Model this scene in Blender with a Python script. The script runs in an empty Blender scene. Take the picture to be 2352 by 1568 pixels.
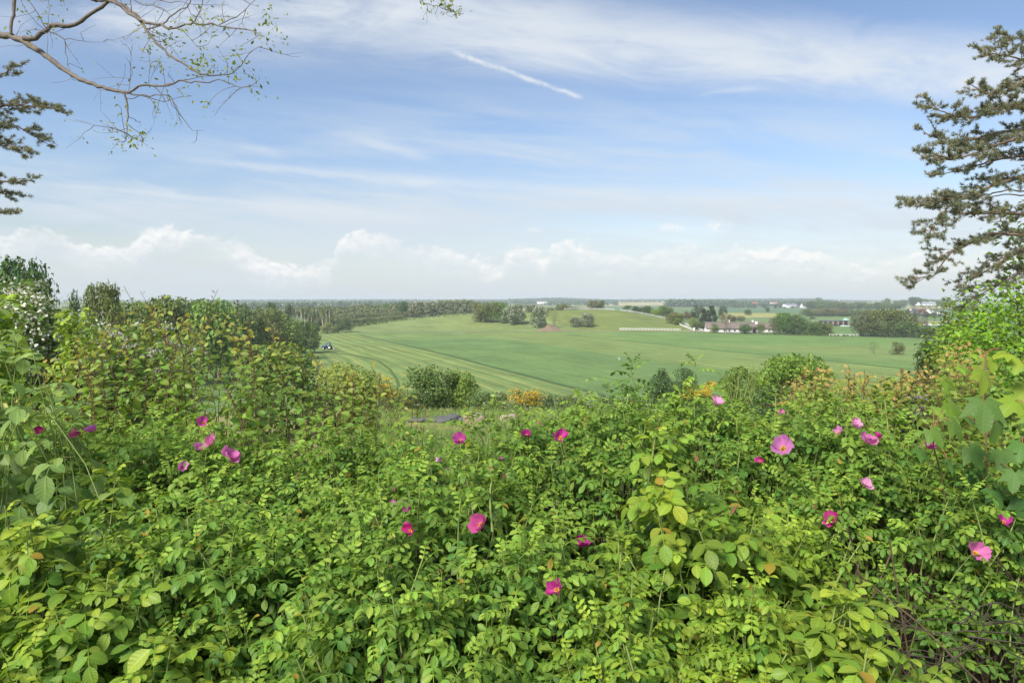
import bpy, math, random
import numpy as np
from mathutils import Vector, Matrix

# ------------------------------------------------------------------ basics
F = 1568.0                      # focal length in units of a 2352-wide picture
CU, CV = 1176.0, 688.0          # vanishing column / horizon row: camera at (0,0,0), level, looking along +Y
def P(u, v, Y):
    return np.array([(u - CU) * Y / F, Y, -(v - CV) * Y / F])
scene = bpy.context.scene
COL = scene.collection
PI = math.pi

def smooth(a, b, x):
    t = np.clip((x - a) / (b - a), 0, 1)
    return t * t * (3 - 2 * t)

def ground_z(X, Y):
    X = np.asarray(X, float); Y = np.asarray(Y, float)
    d = np.hypot(X * 0.35, Y)
    d = np.where(Y < 0, np.abs(Y) * 0.1, d)
    z = np.interp(d, [0, 4, 8, 15, 30, 45, 60, 80, 100, 140, 170, 400, 1e5],
                  [-1.95, -2.0, -2.3, -3.1, -5.3, -7.4, -9.8, -13.5, -17.0, -20.6, -21, -21, -21])
    z = z + 11.0 * np.exp(-((X - 10) / 130) ** 2 - ((Y - 560) / 90) ** 2)
    z = z + 6.3 * np.exp(-((X - 72) / 45) ** 2 - ((Y - 508) / 52) ** 2)
    r = np.hypot(X, Y)
    z = z + 13 * smooth(2300, 4600, r) + 5 * smooth(3800, 5200, r) * np.sin(X / 900.0 + 1.3)
    z = z + 0.25 * np.sin(X / 31.0 + 1) * np.sin(Y / 43.0) * smooth(140, 260, r)
    return z
def gz(x, y): return float(ground_z(x, y))

# ------------------------------------------------------------------ objects
def link(o, parent=None):
    COL.objects.link(o)
    if parent is not None: o.parent = parent
    return o
def tag(o, label, cat, group=None):
    o['label'] = label; o['category'] = cat
    if group: o['group'] = group
    return o
def thing(name, label, cat, loc=(0, 0, 0), rz=0.0, group=None, scale=None):
    o = bpy.data.objects.new(name, None); link(o)
    o.location = [float(c) for c in loc]; o.rotation_euler = (0, 0, rz)
    o.empty_display_size = .2
    if scale is not None: o.scale = scale
    return tag(o, label, cat, group)
def part(name, me, parent, mat=None, color=None, label=None):
    o = bpy.data.objects.new(name, me); link(o, parent)
    if mat is not None and len(me.materials) == 0: me.materials.append(mat)
    if color is not None: o.color = (*color, 1)
    if label: o['label'] = label
    return o

# ------------------------------------------------------------------ meshes: a "geo" is (V, F(list of tri/quad arrays), A dict)
def mesh(name, V, faces, attrs=None, mat=None, smooth_shade=True):
    me = bpy.data.meshes.new(name)
    V = np.asarray(V, np.float32)
    faces = [np.asarray(f, np.int32) for f in (faces if isinstance(faces, list) else [faces]) if len(f)]
    me.vertices.add(len(V)); me.vertices.foreach_set('co', V.ravel())
    nl = sum(f.size for f in faces); nf = sum(len(f) for f in faces)
    me.loops.add(nl); me.polygons.add(nf)
    me.loops.foreach_set('vertex_index', np.concatenate([f.ravel() for f in faces]))
    st = []; c = 0
    for f in faces:
        st.append(c + np.arange(len(f)) * f.shape[1]); c += f.size
    me.polygons.foreach_set('loop_start', np.concatenate(st).astype(np.int32))
    if smooth_shade: me.polygons.foreach_set('use_smooth', np.ones(nf, bool))
    me.update(calc_edges=True)
    for k, a in (attrs or {}).items():
        a = np.asarray(a, np.float32)
        if a.ndim == 1:
            me.attributes.new(k, 'FLOAT', 'POINT').data.foreach_set('value', a)
        elif a.shape[1] == 3:
            me.attributes.new(k, 'FLOAT_VECTOR', 'POINT').data.foreach_set('vector', a.ravel())
    if mat: me.materials.append(mat)
    return me

def nrm(a): return a / np.maximum(np.linalg.norm(a, axis=-1, keepdims=True), 1e-9)
def frames(d, n):
    """columns x,y,z with y along d and z near n"""
    y = nrm(np.asarray(d, float)); n = np.asarray(n, float)
    x = np.cross(y, n); bad = np.linalg.norm(x, axis=-1) < 1e-4
    if np.any(bad): x[bad] = np.cross(y[bad], np.array([1.0, .3, .2]))
    x = nrm(x); z = np.cross(x, y)
    return np.stack([x, y, z], -1)

class Cloud:
    """collects leaf-like pieces; every piece is a triangle template put at frames"""
    def __init__(s): s.V = []; s.F = []; s.L = []; s.Y = []; s.n = 0
    def add(s, tpl, pos, R, sc, young=0.0, rnd=None, rng=None):
        tv, tf, ta = tpl
        pos = np.atleast_2d(pos); M = len(pos)
        if M == 0: return
        sc = np.broadcast_to(np.asarray(sc, float), (M,))
        V = np.einsum('mij,nj->mni', R, tv) * sc[:, None, None] + pos[:, None, :]
        Fi = tf[None] + (np.arange(M) * len(tv))[:, None, None] + s.n
        if rnd is None: rnd = (rng or np.random).random(M)
        L = np.empty((M, len(tv), 3)); L[..., 0:2] = ta[None]; L[..., 2] = np.asarray(rnd)[:, None]
        Yg = np.broadcast_to(np.asarray(young, float).reshape(-1, 1) if np.ndim(young) else young, (M, len(tv)))
        s.raw(V.reshape(-1, 3), Fi.reshape(-1, 3) - s.n, L.reshape(-1, 3), np.array(Yg).ravel())
    def raw(s, V, Fc, L, Y):
        s.V.append(V); s.F.append(Fc + s.n); s.L.append(L); s.Y.append(Y); s.n += len(V)
    def arrays(s):
        return (np.concatenate(s.V), np.concatenate(s.F), np.concatenate(s.L), np.concatenate(s.Y))
    def mesh(s, name, mat=None):
        V, Fc, L, Y = s.arrays()
        return mesh(name, V, [Fc], {'leaf': L, 'young': Y}, mat)
    def addgeo(s, arr, pos, R, sc, young_add=0.0, rnd_mix=None):
        """instances of a whole baked cloud (arrays of another Cloud)"""
        V0, F0, L0, Y0 = arr
        M = len(pos)
        if M == 0: return
        V = np.einsum('mij,nj->mni', R, V0) * np.asarray(sc)[:, None, None] + pos[:, None, :]
        Fi = F0[None] + (np.arange(M) * len(V0))[:, None, None]
        L = np.repeat(L0[None], M, 0)
        if rnd_mix is not None: L[..., 2] = (L[..., 2] * .6 + rnd_mix[:, None] * .4)
        Yg = np.clip(Y0[None] + np.asarray(young_add).reshape(-1, 1), 0, 1) * np.ones((M, 1))
        s.raw(V.reshape(-1, 3), Fi.reshape(-1, 3), L.reshape(-1, 3), Yg.ravel())

def leaf_tpl(W=.55, nseg=3, fold=.18, curl=.18, shape=1.0, peak=.5):
    """leaf of length 1 along +Y, normal +Z. across in [-1,1], along in [0,1]"""
    V = []; A = []; T = []
    ts = np.linspace(0, 1, nseg + 1)
    def w(t): return W * .5 * (math.sin(PI * t ** (math.log(.5) / math.log(peak)))) ** shape
    V.append((0, 0, 0)); A.append((0, 0)); prev = (0, 0, 0)
    idx = [(0, 0, 0)]
    for t in ts[1:-1]:
        ww = w(t); z = -curl * t * t
        i = len(V)
        V += [(-ww, t, z + fold * ww), (0, t, z), (ww, t, z + fold * ww)]; A += [(-1, t), (0, t), (1, t)]
        idx.append((i, i + 1, i + 2))
    i = len(V); V.append((0, 1, -curl)); A.append((0, 1)); idx.append((i, i, i))
    for a, b in zip(idx[:-1], idx[1:]):
        for q in ((a[0], a[1], b[1]), (a[0], b[1], b[0]), (a[1], a[2], b[2]), (a[1], b[2], b[1])):
            if len(set(q)) == 3: T.append(q)
    return np.array(V, float), np.array(T), np.array(A, float)
LEAF = leaf_tpl(.60, 4, .38, .22, .62, .54)
LEAF_BROAD = leaf_tpl(.70, 5, .25, .22, .62, .52)
LEAF_OVATE = leaf_tpl(.60, 4, .32, .28, .8, .44)
LEAF_SMALL = leaf_tpl(.6, 2, .3, .15, .8)
LEAF_CLUMP = leaf_tpl(.85, 2, .5, .35, .6)
def palmate():
    pts = []
    lobes = [(-150, .34), (-128, .30), (-100, .62), (-86, .40), (-72, .50), (-48, .92), (-36, .66), (-26, .60), (-14, .86), (0, 1.0)]
    out = [(a, r) for a, r in lobes] + [(-a, r) for a, r in lobes[-2::-1]]
    V = [(0, .0, 0)]; A = [(0, 0)]
    n = len(out)
    for k, sc in ((1, .5), (2, 1.0)):
        for a, r in out:
            rr = r * sc if k == 2 else min(r, .7) * .5
            x = math.sin(math.radians(a)) * rr; y = math.cos(math.radians(a)) * rr + .0
            V.append((x, y, -.38 * rr * rr + .09 * abs(math.sin(2.5 * math.radians(a))) * rr)); A.append((math.sin(math.radians(a * 3.6)), rr))
    T = []
    for i in range(n - 1):
        T += [(0, 2 + i, 1 + i), (1 + i, 2 + n + i, 1 + n + i), (1 + i, 2 + i, 2 + n + i)]
    return np.array(V, float), np.array(T), np.array(A, float)
LEAF_MAPLE = palmate()

def tube(pts, rad, n=5, cap=False):
    pts = np.asarray(pts, float); m = len(pts)
    rad = np.broadcast_to(np.asarray(rad, float), (m,))
    t = np.gradient(pts, axis=0); t = nrm(t)
    ref = np.array([.21, .37, .9]); x = nrm(np.cross(t, ref)); y = np.cross(t, x)
    a = np.linspace(0, 2 * PI, n, endpoint=False)
    V = pts[:, None] + rad[:, None, None] * (np.cos(a)[None, :, None] * x[:, None] + np.sin(a)[None, :, None] * y[:, None])
    V = V.reshape(-1, 3)
    i = np.arange(m - 1)[:, None] * n; j = np.arange(n)[None]; k = (j + 1) % n
    Q = np.stack([i + j, i + k, i + n + k, i + n + j], -1).reshape(-1, 4)
    return V, Q
class Tubes:
    def __init__(s): s.V = []; s.Q = []; s.n = 0
    def add(s, pts, rad, n=5):
        V, Q = tube(pts, rad, n); s.V.append(V); s.Q.append(Q + s.n); s.n += len(V)
    def raw(s, V, Q): s.V.append(np.asarray(V, float)); s.Q.append(np.asarray(Q) + s.n); s.n += len(V)
    def mesh(s, name, mat=None):
        return mesh(name, np.concatenate(s.V), [np.concatenate(s.Q)], None, mat)
def curve_pts(p0, p1, sag=(0, 0, 0), n=6, rng=None, jit=0.0):
    t = np.linspace(0, 1, n)[:, None]
    p = np.asarray(p0) * (1 - t) + np.asarray(p1) * t + np.asarray(sag) * (4 * t * (1 - t))
    if rng is not None and jit: p[1:-1] += rng.normal(0, jit, (n - 2, 3))
    return p
def polyline(pts, step):
    pts = np.asarray(pts, float); d = np.r_[0, np.cumsum(np.linalg.norm(np.diff(pts, axis=0), axis=1))]
    m = max(2, int(d[-1] / step) + 1); q = np.linspace(0, d[-1], m)
    return np.stack([np.interp(q, d, pts[:, k]) for k in range(3)], 1)

class MB:
    """hard-surface collector: boxes, cylinders, prisms"""
    def __init__(s): s.V = []; s.Fq = []; s.Ft = []; s.n = 0
    def _a(s, V, q=(), t=()):
        s.V.append(np.asarray(V, float))
        if len(q): s.Fq.append(np.asarray(q) + s.n)
        if len(t): s.Ft.append(np.asarray(t) + s.n)
        s.n += len(V); return s
    def box(s, x0, x1, y0, y1, z0, z1):
        V = [(x, y, z) for z in (z0, z1) for y in (y0, y1) for x in (x0, x1)]
        return s._a(V, [(0, 2, 3, 1), (4, 5, 7, 6), (0, 1, 5, 4), (2, 6, 7, 3), (0, 4, 6, 2), (1, 3, 7, 5)])
    def prism(s, poly, y0, y1):
        """poly in x,z; extruded along y"""
        n = len(poly); V = [(x, y0, z) for x, z in poly] + [(x, y1, z) for x, z in poly]
        q = [(i, (i + 1) % n, n + (i + 1) % n, n + i) for i in range(n)]
        t = [(0, i + 1, i) for i in range(1, n - 1)] + [(n, n + i, n + i + 1) for i in range(1, n - 1)]
        return s._a(V, q, t)
    def cyl(s, c, r, y0, y1, n=20, axis='y', r2=None):
        a = np.linspace(0, 2 * PI, n, endpoint=False); r2 = r if r2 is None else r2
        def ring(y, rr):
            if axis == 'y': return [(c[0] + rr * math.cos(q), c[1] + y, c[2] + rr * math.sin(q)) for q in a]
            return [(c[0] + rr * math.cos(q), c[1] + rr * math.sin(q), c[2] + y) for q in a]
        V = ring(y0, r) + ring(y1, r2)
        q = [(i, (i + 1) % n, n + (i + 1) % n, n + i) for i in range(n)]
        t = [(0, i + 1, i) for i in range(1, n - 1)] + [(n, n + i, n + i + 1) for i in range(1, n - 1)]
        return s._a(V, q, t)
    def mesh(s, name, mat=None):
        f = []
        if s.Fq: f.append(np.concatenate(s.Fq))
        if s.Ft: f.append(np.concatenate(s.Ft))
        return mesh(name, np.concatenate(s.V), f, None, mat, False)

# ------------------------------------------------------------------ node helper
class NT:
    def __init__(s, nt): s.t = nt; s.n = nt.nodes; s.l = nt.links; s.n.clear()
    def node(s, ty, **kw):
        o = s.n.new(ty)
        for k, v in kw.items(): setattr(o, k, v)
        return o
    def put(s, sock, v):
        if isinstance(v, bpy.types.NodeSocket): s.l.new(v, sock)
        elif v is not None:
            if hasattr(sock.default_value, '__len__') and not hasattr(v, '__len__'): v = (v,) * len(sock.default_value)
            if hasattr(sock.default_value, '__len__') and len(sock.default_value) == 4 and len(v) == 3: v = (*v, 1)
            sock.default_value = v
    def m(s, op, a, b=None, c=None, clamp=False):
        o = s.node('ShaderNodeMath', operation=op, use_clamp=clamp)
        s.put(o.inputs[0], a)
        if b is not None: s.put(o.inputs[1], b)
        if c is not None: s.put(o.inputs[2], c)
        return o.outputs[0]
    def mix(s, f, a, b, blend='MIX'):
        o = s.node('ShaderNodeMix', data_type='RGBA', blend_type=blend)
        s.put(o.inputs[0], f); s.put(o.inputs[6], a); s.put(o.inputs[7], b)
        return o.outputs[2]
    def sstep(s, v, a, b, lo=0.0, hi=1.0):
        o = s.node('ShaderNodeMapRange', interpolation_type='SMOOTHSTEP')
        for i, q in enumerate((v, a, b, lo, hi)): s.put(o.inputs[i], q)
        return o.outputs[0]
    def xyz(s, x, y, z=0.0):
        o = s.node('ShaderNodeCombineXYZ')
        for i, q in enumerate((x, y, z)): s.put(o.inputs[i], q)
        return o.outputs[0]
    def sep(s, v):
        o = s.node('ShaderNodeSeparateXYZ'); s.put(o.inputs[0], v); return o.outputs
    def noise(s, vec, scale, detail=4, rough=.55, dist=0.0, col=False):
        o = s.node('ShaderNodeTexNoise'); s.put(o.inputs['Vector'], vec)
        o.inputs['Scale'].default_value = scale; o.inputs['Detail'].default_value = detail
        o.inputs['Roughness'].default_value = rough; o.inputs['Distortion'].default_value = dist
        return o.outputs[1 if col else 0]
    def attr(s, name):
        o = s.node('ShaderNodeAttribute', attribute_name=name); return o
    def hsv(s, c, h=.5, sa=1.0, v=1.0):
        o = s.node('ShaderNodeHueSaturation')
        s.put(o.inputs['Hue'], h); s.put(o.inputs['Saturation'], sa); s.put(o.inputs['Value'], v); s.put(o.inputs['Color'], c)
        return o.outputs[0]
def new_mat(name):
    m = bpy.data.materials.new(name); m.use_nodes = True
    return m, NT(m.node_tree)
def out(N, sh):
    o = N.node('ShaderNodeOutputMaterial'); N.l.new(sh, o.inputs['Surface'])
def bsdf(N, color, rough=.6, spec=.3, metal=0.0, bump=None, bstr=.3, bdist=.02):
    b = N.node('ShaderNodeBsdfPrincipled')
    N.put(b.inputs['Base Color'], color); N.put(b.inputs['Roughness'], rough); b.inputs['Specular IOR Level'].default_value = spec
    b.inputs['Metallic'].default_value = metal
    if bump is not None:
        k = N.node('ShaderNodeBump'); k.inputs['Strength'].default_value = bstr; k.inputs['Distance'].default_value = bdist
        N.l.new(bump, k.inputs['Height']); N.l.new(k.outputs[0], b.inputs['Normal'])
    return b

def leaf_mat(name, base, young, trans=.35, rough=.42, spec=.4, objcol=False, vein=.5, var=.55, hue=.03, tint=(1.15, 1.1, .45), odd=0.0):
    m, N = new_mat(name)
    at = N.attr('leaf'); s = N.sep(at.outputs['Vector']); yg = N.attr('young').outputs['Fac']
    if objcol:
        oi = N.node('ShaderNodeObjectInfo'); b0 = oi.outputs['Color']
        y0 = N.mix(1.0, b0, (1.5, 1.35, 1.1), 'MULTIPLY')
    else: b0, y0 = base, young
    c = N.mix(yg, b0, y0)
    val = N.m('MULTIPLY_ADD', s[2], var, 1 - var * .5)
    hu = N.m('MULTIPLY_ADD', N.m('FRACT', N.m('MULTIPLY', s[2], 7.31)), -hue, .5 + hue * .5)
    c = N.hsv(c, hu, 1.0, val)
    if vein:
        a = N.m('ABSOLUTE', s[0])
        mid = N.sstep(a, .16, .02)
        lat = N.m('SINE', N.m('MULTIPLY', N.m('SUBTRACT', s[1], N.m('MULTIPLY', a, .22)), 42.0))
        lat = N.m('MULTIPLY', N.sstep(lat, .6, 1.0), .35)
        vf = N.m('MULTIPLY', N.m('MAXIMUM', mid, lat), vein * .6)
        c = N.mix(vf, c, N.mix(1.0, c, (1.9, 1.75, 1.5), 'MULTIPLY'))
    if odd:      # a few yellowed and browned leaves
        h = N.m('FRACT', N.m('MULTIPLY', s[2], 53.17)); c = N.mix(N.sstep(h, 1 - odd, 1 - odd * .8), c, (.34, .24, .035))
    wr = N.m('MULTIPLY', N.m('SINE', N.m('MULTIPLY', N.m('SUBTRACT', s[1], N.m('MULTIPLY', N.m('ABSOLUTE', s[0]), .22)), 42.0)), N.m('ABSOLUTE', s[0])) if vein else None
    b = bsdf(N, c, rough, spec, 0, wr, .35, .0012)
    # upper and under sides differ: the underside is paler and greyer
    g = N.node('ShaderNodeNewGeometry')
    under = N.mix(1.0, N.mix(.35, c, (.25, .3, .2)), (1.1, 1.1, 1.1), 'MULTIPLY')
    N.put(b.inputs['Base Color'], N.mix(g.outputs['Backfacing'], c, under))
    tr = N.node('ShaderNodeBsdfTranslucent'); N.put(tr.inputs[0], N.mix(1.0, c, (*tint,), 'MULTIPLY'))
    mx = N.node('ShaderNodeMixShader'); mx.inputs[0].default_value = trans
    N.l.new(b.outputs[0], mx.inputs[1]); N.l.new(tr.outputs[0], mx.inputs[2])
    out(N, mx.outputs[0]); return m

def plain_mat(name, color, rough=.7, spec=.3, metal=0.0, nscale=None, namt=.25, bstr=.3, coords='Object'):
    m, N = new_mat(name)
    if nscale:
        tc = N.node('ShaderNodeTexCoord').outputs[coords]
        n = N.noise(tc, nscale, 5, .6)
        c = N.mix(1.0, color, N.mix(n, (1 - namt,) * 3, (1 + namt,) * 3), 'MULTIPLY')
        b = bsdf(N, c, rough, spec, metal, n, bstr)
    else: b = bsdf(N, color, rough, spec, metal)
    out(N, b.outputs[0]); return m
# ------------------------------------------------------------------ camera, light, sky, air
EXPOSURE = 1.42
SKY_STRENGTH = 0.0665
cam_d = bpy.data.cameras.new('camera'); cam = bpy.data.objects.new('camera', cam_d); link(cam)
cam.location = (0, 0, 0); cam.rotation_euler = (PI / 2, 0, 0)
cam_d.lens = 24.0; cam_d.sensor_width = 36.0; cam_d.shift_y = -96.0 / 2352.0
cam_d.clip_start = .05; cam_d.clip_end = 20000
scene.camera = cam
scene.view_settings.view_transform = 'Standard'; scene.view_settings.look = 'None'
scene.view_settings.exposure = EXPOSURE; scene.view_settings.gamma = 1.0
scene.cycles.use_denoising = True
try: scene.cycles.denoiser = 'OPENIMAGEDENOISE'
except Exception: pass
scene.cycles.max_bounces = 6; scene.cycles.diffuse_bounces = 3; scene.cycles.glossy_bounces = 2
scene.cycles.transmission_bounces = 4; scene.cycles.volume_bounces = 0
scene.cycles.caustics_reflective = False; scene.cycles.caustics_refractive = False

SUN_EL, SUN_AZ = math.radians(43), math.radians(-146)      # azimuth from +Y, clockwise: behind the camera on the left
sd = Vector((math.sin(SUN_AZ) * math.cos(SUN_EL), math.cos(SUN_AZ) * math.cos(SUN_EL), math.sin(SUN_EL)))
sl = bpy.data.lights.new('sun', 'SUN'); sl.energy = 2.5; sl.angle = math.radians(20); sl.color = (1, .95, .86)
so = bpy.data.objects.new('sun', sl); link(so); so.rotation_euler = sd.to_track_quat('Z', 'Y').to_euler()

def build_world():
    w = bpy.data.worlds.new('World'); scene.world = w; w.use_nodes = True
    N = NT(w.node_tree)
    d = N.sep(N.node('ShaderNodeTexCoord').outputs['Generated'])
    yy = N.m('MAXIMUM', N.m('ABSOLUTE', d[1]), .12)
    p = N.m('MULTIPLY', N.m('DIVIDE', d[0], yy), 1.568)                       # kpx right of the axis
    q = N.m('MINIMUM', N.m('MULTIPLY', N.m('DIVIDE', d[2], yy), 1.568), 3.0)  # kpx above the horizon
    X = lambda u: (u - CU) / 1000.0
    Y = lambda v: (CV - v) / 1000.0
    def nz(sx, sy, seed, detail=5, rough=.55, dist=0.0, shear=0.0):
        qq = N.m('ADD', q, N.m('MULTIPLY', p, shear)) if shear else q
        return N.noise(N.xyz(N.m('MULTIPLY', p, sx), N.m('MULTIPLY', qq, sy), seed), 1.0, detail, rough, dist)
    def gauss(e, c, s):
        t = N.m('DIVIDE', N.m('SUBTRACT', e, c), s)
        return N.m('EXPONENT', N.m('MULTIPLY', N.m('MULTIPLY', t, t), -1.0))
    def blob(u, v, su, sv):
        a = N.m('DIVIDE', N.m('SUBTRACT', p, X(u)), su / 1000.0); b = N.m('DIVIDE', N.m('SUBTRACT', q, Y(v)), sv / 1000.0)
        return N.m('EXPONENT', N.m('MULTIPLY', N.m('ADD', N.m('MULTIPLY', a, a), N.m('MULTIPLY', b, b)), -1.0))
    def seg(u1, v1, u2, v2, w1, w2, wob=None, soft=.15):
        x1, y1, x2, y2 = X(u1), Y(v1), X(u2), Y(v2); dx, dy = x2 - x1, y2 - y1; L = math.hypot(dx, dy)
        t = N.m('ADD', N.m('MULTIPLY', N.m('SUBTRACT', p, x1), dx / L / L), N.m('MULTIPLY', N.m('SUBTRACT', q, y1), dy / L / L))
        e = N.m('ADD', N.m('MULTIPLY', N.m('SUBTRACT', p, x1), -dy / L), N.m('MULTIPLY', N.m('SUBTRACT', q, y1), dx / L))
        if wob is not None: e = N.m('ADD', e, wob)
        wd = N.m('MULTIPLY_ADD', t, (w2 - w1) / 1000.0, w1 / 1000.0); wd = N.m('MAXIMUM', wd, .002)
        r = N.m('DIVIDE', e, wd)
        g = N.m('EXPONENT', N.m('MULTIPLY', N.m('MULTIPLY', r, r), -1.0))
        return N.m('MULTIPLY', g, N.m('MULTIPLY', N.sstep(t, -soft * .3, soft), N.sstep(t, 1 + soft * .3, 1 - soft)))
    sky = N.node('ShaderNodeTexSky', sky_type='NISHITA'); sky.sun_disc = False
    sky.sun_elevation = SUN_EL; sky.sun_rotation = SUN_AZ; sky.altitude = 50; sky.air_density = 1.0; sky.dust_density = .4; sky.ozone_density = 3.0
    col = N.hsv(sky.outputs[0], .502, .93, .89)
    col = N.mix(N.sstep(q, .42, .12), col, N.mix(1.0, col, (.98, .86, .80), 'MULTIPLY'))
    # thin milky veil, thicker towards the horizon
    wisp = nz(1.3, 9.0, 3.1, 6, .6, .6, .12); wisp2 = nz(3.5, 26.0, 8.4, 5, .6, .5, .10)
    wv = N.m('ADD', N.m('MULTIPLY', wisp, .65), N.m('MULTIPLY', wisp2, .35))
    wv = N.sstep(wv, .36, .68)
    big = nz(2.2, 7.0, 1.7, 7, .62, 1.2, .08); fine = nz(7, 30.0, 5.5, 5, .6, .8, .1)
    bg = N.m('ADD', N.m('MULTIPLY', big, .7), N.m('MULTIPLY', fine, .3))
    def add(*xs):
        r = xs[0]
        for x in xs[1:]: r = N.m('ADD', r, x)
        return r
    def mul(a, b): return N.m('MULTIPLY', a, b)
    # high white band across the top, right of the middle, sinking slowly to the right
    warp = mul(N.m('SUBTRACT', big, .5), .10)
    qe = N.m('ADD', q, warp)
    lowe = N.m('MULTIPLY_ADD', p, -.075, Y(172)); hie = N.m('MULTIPLY_ADD', p, -.085, Y(8))
    band = mul(N.sstep(N.m('SUBTRACT', qe, lowe), -.02, .075), N.sstep(N.m('SUBTRACT', hie, qe), -.06, .06))
    band = mul(band, N.sstep(p, X(560), X(1250)))
    band = mul(band, N.sstep(bg, .28, .60, .50, 1.0))
    topl = mul(add(blob(330, 55, 420, 65), mul(blob(760, 30, 330, 60), .9), mul(blob(1150, 20, 300, 40), .7)), N.sstep(bg, .34, .62, .25, .95))
    above = N.sstep(q, .75, 1.5)
    topc = mul(above, N.sstep(nz(1.0, 1.6, 9.7, 5, .6, .8), .38, .72, .05, .9))
    veil = mul(wv, add(mul(N.sstep(q, .60, .12), .75), mul(blob(1900, 450, 700, 75), 1.0), mul(blob(300, 470, 700, 60), .8), mul(blob(1000, 480, 500, 40), .5),
                       mul(blob(820, 60, 500, 120), .35), mul(blob(1500, 290, 500, 60), .3), mul(blob(1000, 330, 800, 60), .25)))
    wob = mul(N.m('SUBTRACT', fine, .5), .02)
    st = add(mul(seg(440, 366, 1060, 430, 6, 22, wob, .35), .7), mul(seg(900, 412, 1500, 450, 16, 18, wob), .62), mul(seg(1400, 448, 2500, 478, 20, 40, wob), .6),
             mul(seg(90, 420, 1050, 512, 4, 13, wob), .55), mul(seg(790, 314, 1010, 366, 9, 16, wob, .4), .7), mul(seg(535, 330, 660, 358, 8, 12, wob, .4), .4),
             mul(seg(300, 415, 410, 445, 5, 10, wob), .35), mul(seg(1600, 220, 1760, 198, 4, 9, wob, .4), .65), mul(seg(960, 92, 1060, 125, 6, 5, wob), .35))
    st = mul(st, N.sstep(fine, .3, .6, .45, 1.0))
    wob2 = mul(N.m('SUBTRACT', nz(40, 40, 2.2, 3, .6), .5), .012)
    trail = mul(seg(1040, 120, 1340, 226, 6.5, 4.5, wob2, .08), .85)
    # cumulus bank above the horizon: an outline of its tops, broken by puffs
    cv = N.node('ShaderNodeFloatCurve')
    tops = [(-300, 520), (0, 522), (90, 514), (160, 530), (240, 556), (330, 530), (420, 512), (500, 528), (560, 552), (650, 585), (740, 580), (770, 566), (800, 524), (860, 524), (930, 540), (1030, 560),
            (1100, 572), (1130, 590), (1170, 553), (1225, 548), (1250, 572), (1275, 540), (1340, 545), (1430, 566), (1500, 560), (1560, 548), (1640, 560), (1740, 556), (1850, 556), (1910, 582), (1960, 590), (2020, 572), (2080, 566), (2170, 560), (2700, 570)]
    for _ in range(len(tops) - 2): cv.mapping.curves[0].points.new(.5, .5)
    cv.mapping.clip_max_y = 1; cv.mapping.clip_min_y = 0
    for pt, (u, v) in zip(cv.mapping.curves[0].points, tops):
        pt.location = ((u + 300) / 3000.0, (640 - v) / 150.0); pt.handle_type = 'AUTO'
    cv.mapping.update()
    N.put(cv.inputs[1], N.m('DIVIDE', N.m('ADD', p, (CU + 300) / 1000.0), 3.0, clamp=True))
    T = N.m('MULTIPLY_ADD', cv.outputs[0], .150, Y(650))
    puff = nz(15, 24, 6.6, 6, .58, .35); puff2 = nz(36, 48, 1.9, 4, .6, .2)
    puffu = N.noise(N.xyz(N.m('MULTIPLY', N.m('SUBTRACT', p, .004), 15), N.m('MULTIPLY', N.m('ADD', q, .010), 24), 6.6), 1.0, 6, .58, .35)
    ed = N.m('ADD', N.m('SUBTRACT', T, q), N.m('ADD', mul(N.m('SUBTRACT', puff, .52), .085), mul(N.m('SUBTRACT', puff2, .5), .028)))
    cum = mul(N.sstep(ed, -.002, .016), N.sstep(ed, .080, .026, .04, 1.0))
    body = N.sstep(N.m('ADD', mul(puff, .65), mul(puff2, .35)), .34, .56, .38, 1.0)
    cum = mul(mul(cum, body), N.sstep(nz(5.5, 9, 3.9, 4, .6, .4), .38, .58, .35, 1.0))
    small = mul(add(mul(blob(1545, 523, 24, 10), 1.0), mul(blob(1650, 518, 22, 12), .7), mul(blob(1225, 527, 16, 6), .5), mul(blob(350, 532, 26, 10), .6)), N.sstep(puff2, .40, .58, .2, 1.2))
    hz = N.sstep(q, .19, .0)
    def comb(a, b): return N.m('SUBTRACT', 1.0, mul(N.m('SUBTRACT', 1.0, N.m('MINIMUM', a, 1.0)), N.m('SUBTRACT', 1.0, N.m('MINIMUM', b, 1.0))))
    white = comb(comb(mul(band, .86), mul(topl, .72)), comb(mul(veil, .22), mul(topc, .8)))
    white = comb(white, comb(mul(st, .7), mul(trail, N.sstep(nz(22, 22, 4.4, 3, .6), .25, .6, .35, 1.0))))
    KC = globals().get('CLOUD_K', 5.25)
    c1 = N.mix(mul(hz, .82), col, tuple(KC * k for k in (.655, .755, .845)))
    c1 = N.mix(mul(veil, .8), c1, tuple(KC * k for k in (.70, .80, .905)))
    c2 = N.mix(white, c1, tuple(KC * k for k in (.86, .915, .97)))
    lit = N.m('ADD', mul(N.sstep(N.m('ADD', ed, mul(N.m('SUBTRACT', puff2, .5), .12)), .085, .012), .62), mul(N.sstep(N.m('SUBTRACT', puff, puffu), -.10, .14), .45), clamp=True)
    ccol = N.mix(lit, tuple(KC * k for k in (.73, .81, .885)), tuple(KC * k for k in (1.06, 1.06, 1.05)))
    c3 = N.mix(N.m('MINIMUM', comb(mul(cum, .93), small), 1.0), c2, ccol)
    # dark ground below the horizon
    c4 = N.mix(N.sstep(d[2], -.005, -.06), c3, (.8, 1.1, .7))
    b = N.node('ShaderNodeBackground'); N.l.new(c4, b.inputs[0]); b.inputs[1].default_value = SKY_STRENGTH
    o = N.node('ShaderNodeOutputWorld'); N.l.new(b.outputs[0], o.inputs[0])
    w.cycles.sampling_method = 'MANUAL'; w.cycles.sample_map_resolution = 512
build_world()

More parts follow.
